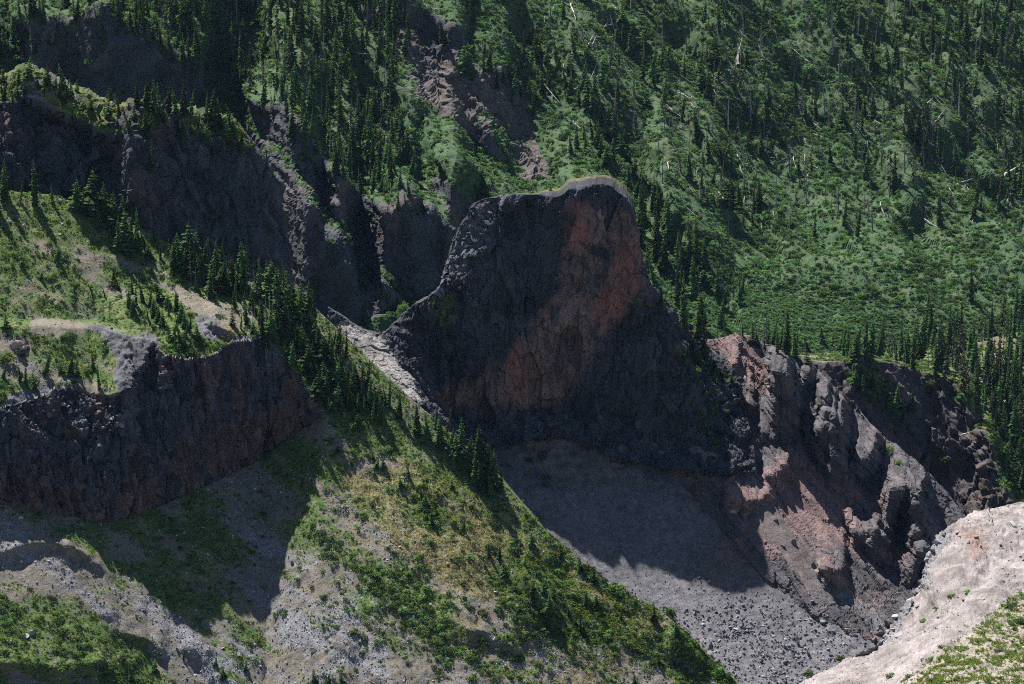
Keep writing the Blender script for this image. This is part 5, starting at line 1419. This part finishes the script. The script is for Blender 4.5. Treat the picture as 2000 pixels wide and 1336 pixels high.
# talus
p, u, v, R = cover(talus, 24000, lambda A, u, v, c: (.25 + ss(1000, 1300, v)) * (.3 + A['scree']), 6)
s = (.1 + .6 * R.random(len(p)) ** 5) * (.55 + 1.0 * ss(1060, 1290, v)) * (1 + .5 * (cloud(p, 14, 230) > .15))
scatter('talus_stones', p, s, PEBBLES['dark'] + PEBBLES['grey'] + PEBBLES['dark'], 'loose talus stones under the rock tower', R.uniform(0, 6.28, (len(p), 3)))
# eroded ridge
p, u, v, R = cover(badlands, 5000, lambda A, u, v, c: .2 + A['scree'] + .5 * (cloud(c, 6, 207) > .1), 7)
scatter('ridge_rubble', p, .12 + .5 * R.random(len(p)) ** 4, PEBBLES['pink'] + PEBBLES['dark'], 'small rubble on the eroded ridge', R.uniform(0, 6.28, (len(p), 3)))
# ash slope
p, u, v, R = cover(ash, 11000, lambda A, u, v, c: .15 + A['scree'] + .8 * A['warm'], 8)
scatter('ash_stones', p, .06 + .42 * R.random(len(p)) ** 5, PEBBLES['pale'] + PEBBLES['grey'] + PEBBLES['pink'][:2], 'stones scattered on the ash slope', R.uniform(0, 6.28, (len(p), 3)))
p, u, v, R = cover(ash, 10500, lambda A, u, v, c: (.12 + ss(-.1, .35, cloud(c, 3.0, 208))) * ss(-6, 30, poly_sd(u, v, [(1690, 1420), (1760, 1330), (1830, 1270), (1920, 1200), (2010, 1130), (2550, 1010), (2550, 1420)])) + .6 * ss(.4, .7, A['veg']), 9)
scatter('bright_grass', p, R.uniform(.22, .7, len(p)), TUFTS['lime'], 'yellow green grass tufts on the ash slope')
# hillside and bench brush
def hill_w(A, u, v, c):
    rockfree = ss(.3, .6, A['veg'])
    return (rockfree + .06) * (.6 + ss(-.15, .35, cloud(c, 16, 209))) * (1 - .75 * ss(1240, 1330, u) * ss(60, 150, (v - 430) - np.maximum(0, u - 1480) * .25))
p, u, v, R = cover(hillside, 30000, hill_w, 10)
scatter('brush', p, R.uniform(.8, 2.2, len(p)) * (1 + .5 * (R.random(len(p)) < .15)), SHRUBS['alder'] + SHRUBS['green'][:1], 'green brush covering the far hillside')
p, u, v, R = cover(hillside, 15000, lambda A, u, v, c: ss(1240, 1330, u) * ss(60, 150, (v - 430) - np.maximum(0, u - 1480) * .25), 21)
scatter('alder_brush', p, R.uniform(.6, 1.3, len(p)) * (1 + .5 * (R.random(len(p)) < .1)), SHRUBS['alder'], 'even green alder brush on the apron of the far hillside')
p, u, v, R = cover(hillside, 8000, lambda A, u, v, c: ss(.3, .6, A['veg']) * ss(.05, .35, cloud(c, 20, 210)) * (1 - ss(1240, 1330, u) * ss(60, 150, (v - 430) - np.maximum(0, u - 1480) * .25)), 11)
scatter('dark_brush', p, R.uniform(1.0, 2.6, len(p)), SHRUBS['dark'], 'dark brush on the far hillside')
p, u, v, R = cover(hillside, 12000, lambda A, u, v, c: .1 + ss(.3, .7, A['veg']), 12)
scatter('hill_herbs', p, R.uniform(.4, 1.1, len(p)), TUFTS['hill'], 'low green cover on the far hillside')
p, u, v, R = cover(bench, 4200, lambda A, u, v, c: .02 + ss(.4, .7, A['veg']), 13)
scatter('bench_brush', p, R.uniform(.5, 1.5, len(p)), SHRUBS['green'] + SHRUBS['dark'], 'green brush on the wooded bench')
p, u, v, R = cover(tower, 1500, lambda A, u, v, c: ss(.45, .7, A['veg']), 14)
scatter('tower_herbs', p, R.uniform(.25, .7, len(p)), TUFTS['herb'] + TUFTS['straw'][:1], 'low plants growing on the rock tower')
p, u, v, R = cover(upper_cliff, 1500, lambda A, u, v, c: ss(.4, .7, A['veg']), 15)
scatter('cliff_herbs', p, R.uniform(.25, .8, len(p)), TUFTS['herb'] + TUFTS['straw'][:1], 'low plants growing on the upper cliff')

# ------------------------------------------------------------------ the air
def build_haze():
    x0, x1, y0, y1, z0, z1 = -905, 905, -65, 2505, -346, 40
    me = bpy.data.meshes.new('haze')
    me.from_pydata([(x, y, z) for z in (z0, z1) for y in (y0, y1) for x in (x0, x1)], [], [(0, 2, 3, 1), (4, 5, 7, 6), (0, 1, 5, 4), (2, 6, 7, 3), (0, 4, 6, 2), (1, 3, 7, 5)])
    m = bpy.data.materials.new('haze_air'); m.use_nodes = True; t = m.node_tree; t.nodes.clear()
    o = t.nodes.new('ShaderNodeOutputMaterial'); pv = t.nodes.new('ShaderNodeVolumePrincipled')
    pv.inputs['Color'].default_value = (.62, .78, 1.0, 1); pv.inputs['Density'].default_value = .000013; pv.inputs['Anisotropy'].default_value = -.85
    t.links.new(pv.outputs[0], o.inputs['Volume'])
    me.materials.append(m)
    ob = bpy.data.objects.new('haze', me); COL.objects.link(ob)
    return tag(ob, 'thin blue haze filling the valley', None, None, 'stuff')
build_haze()
print('COUNTS trees', len(trees), 'snags', len(snags), 'logs', len(logs), 'shrubs', len(shrubs), 'boulders', len(boulders), 'tris', sum(len(o.data.polygons) * 2 for o in COL.objects if o.type == 'MESH' and o.name in ('hillside', 'near_slope', 'basalt_cliff', 'rock_tower', 'talus_slope', 'eroded_ridge', 'wooded_bench', 'ash_slope', 'upper_cliff')))
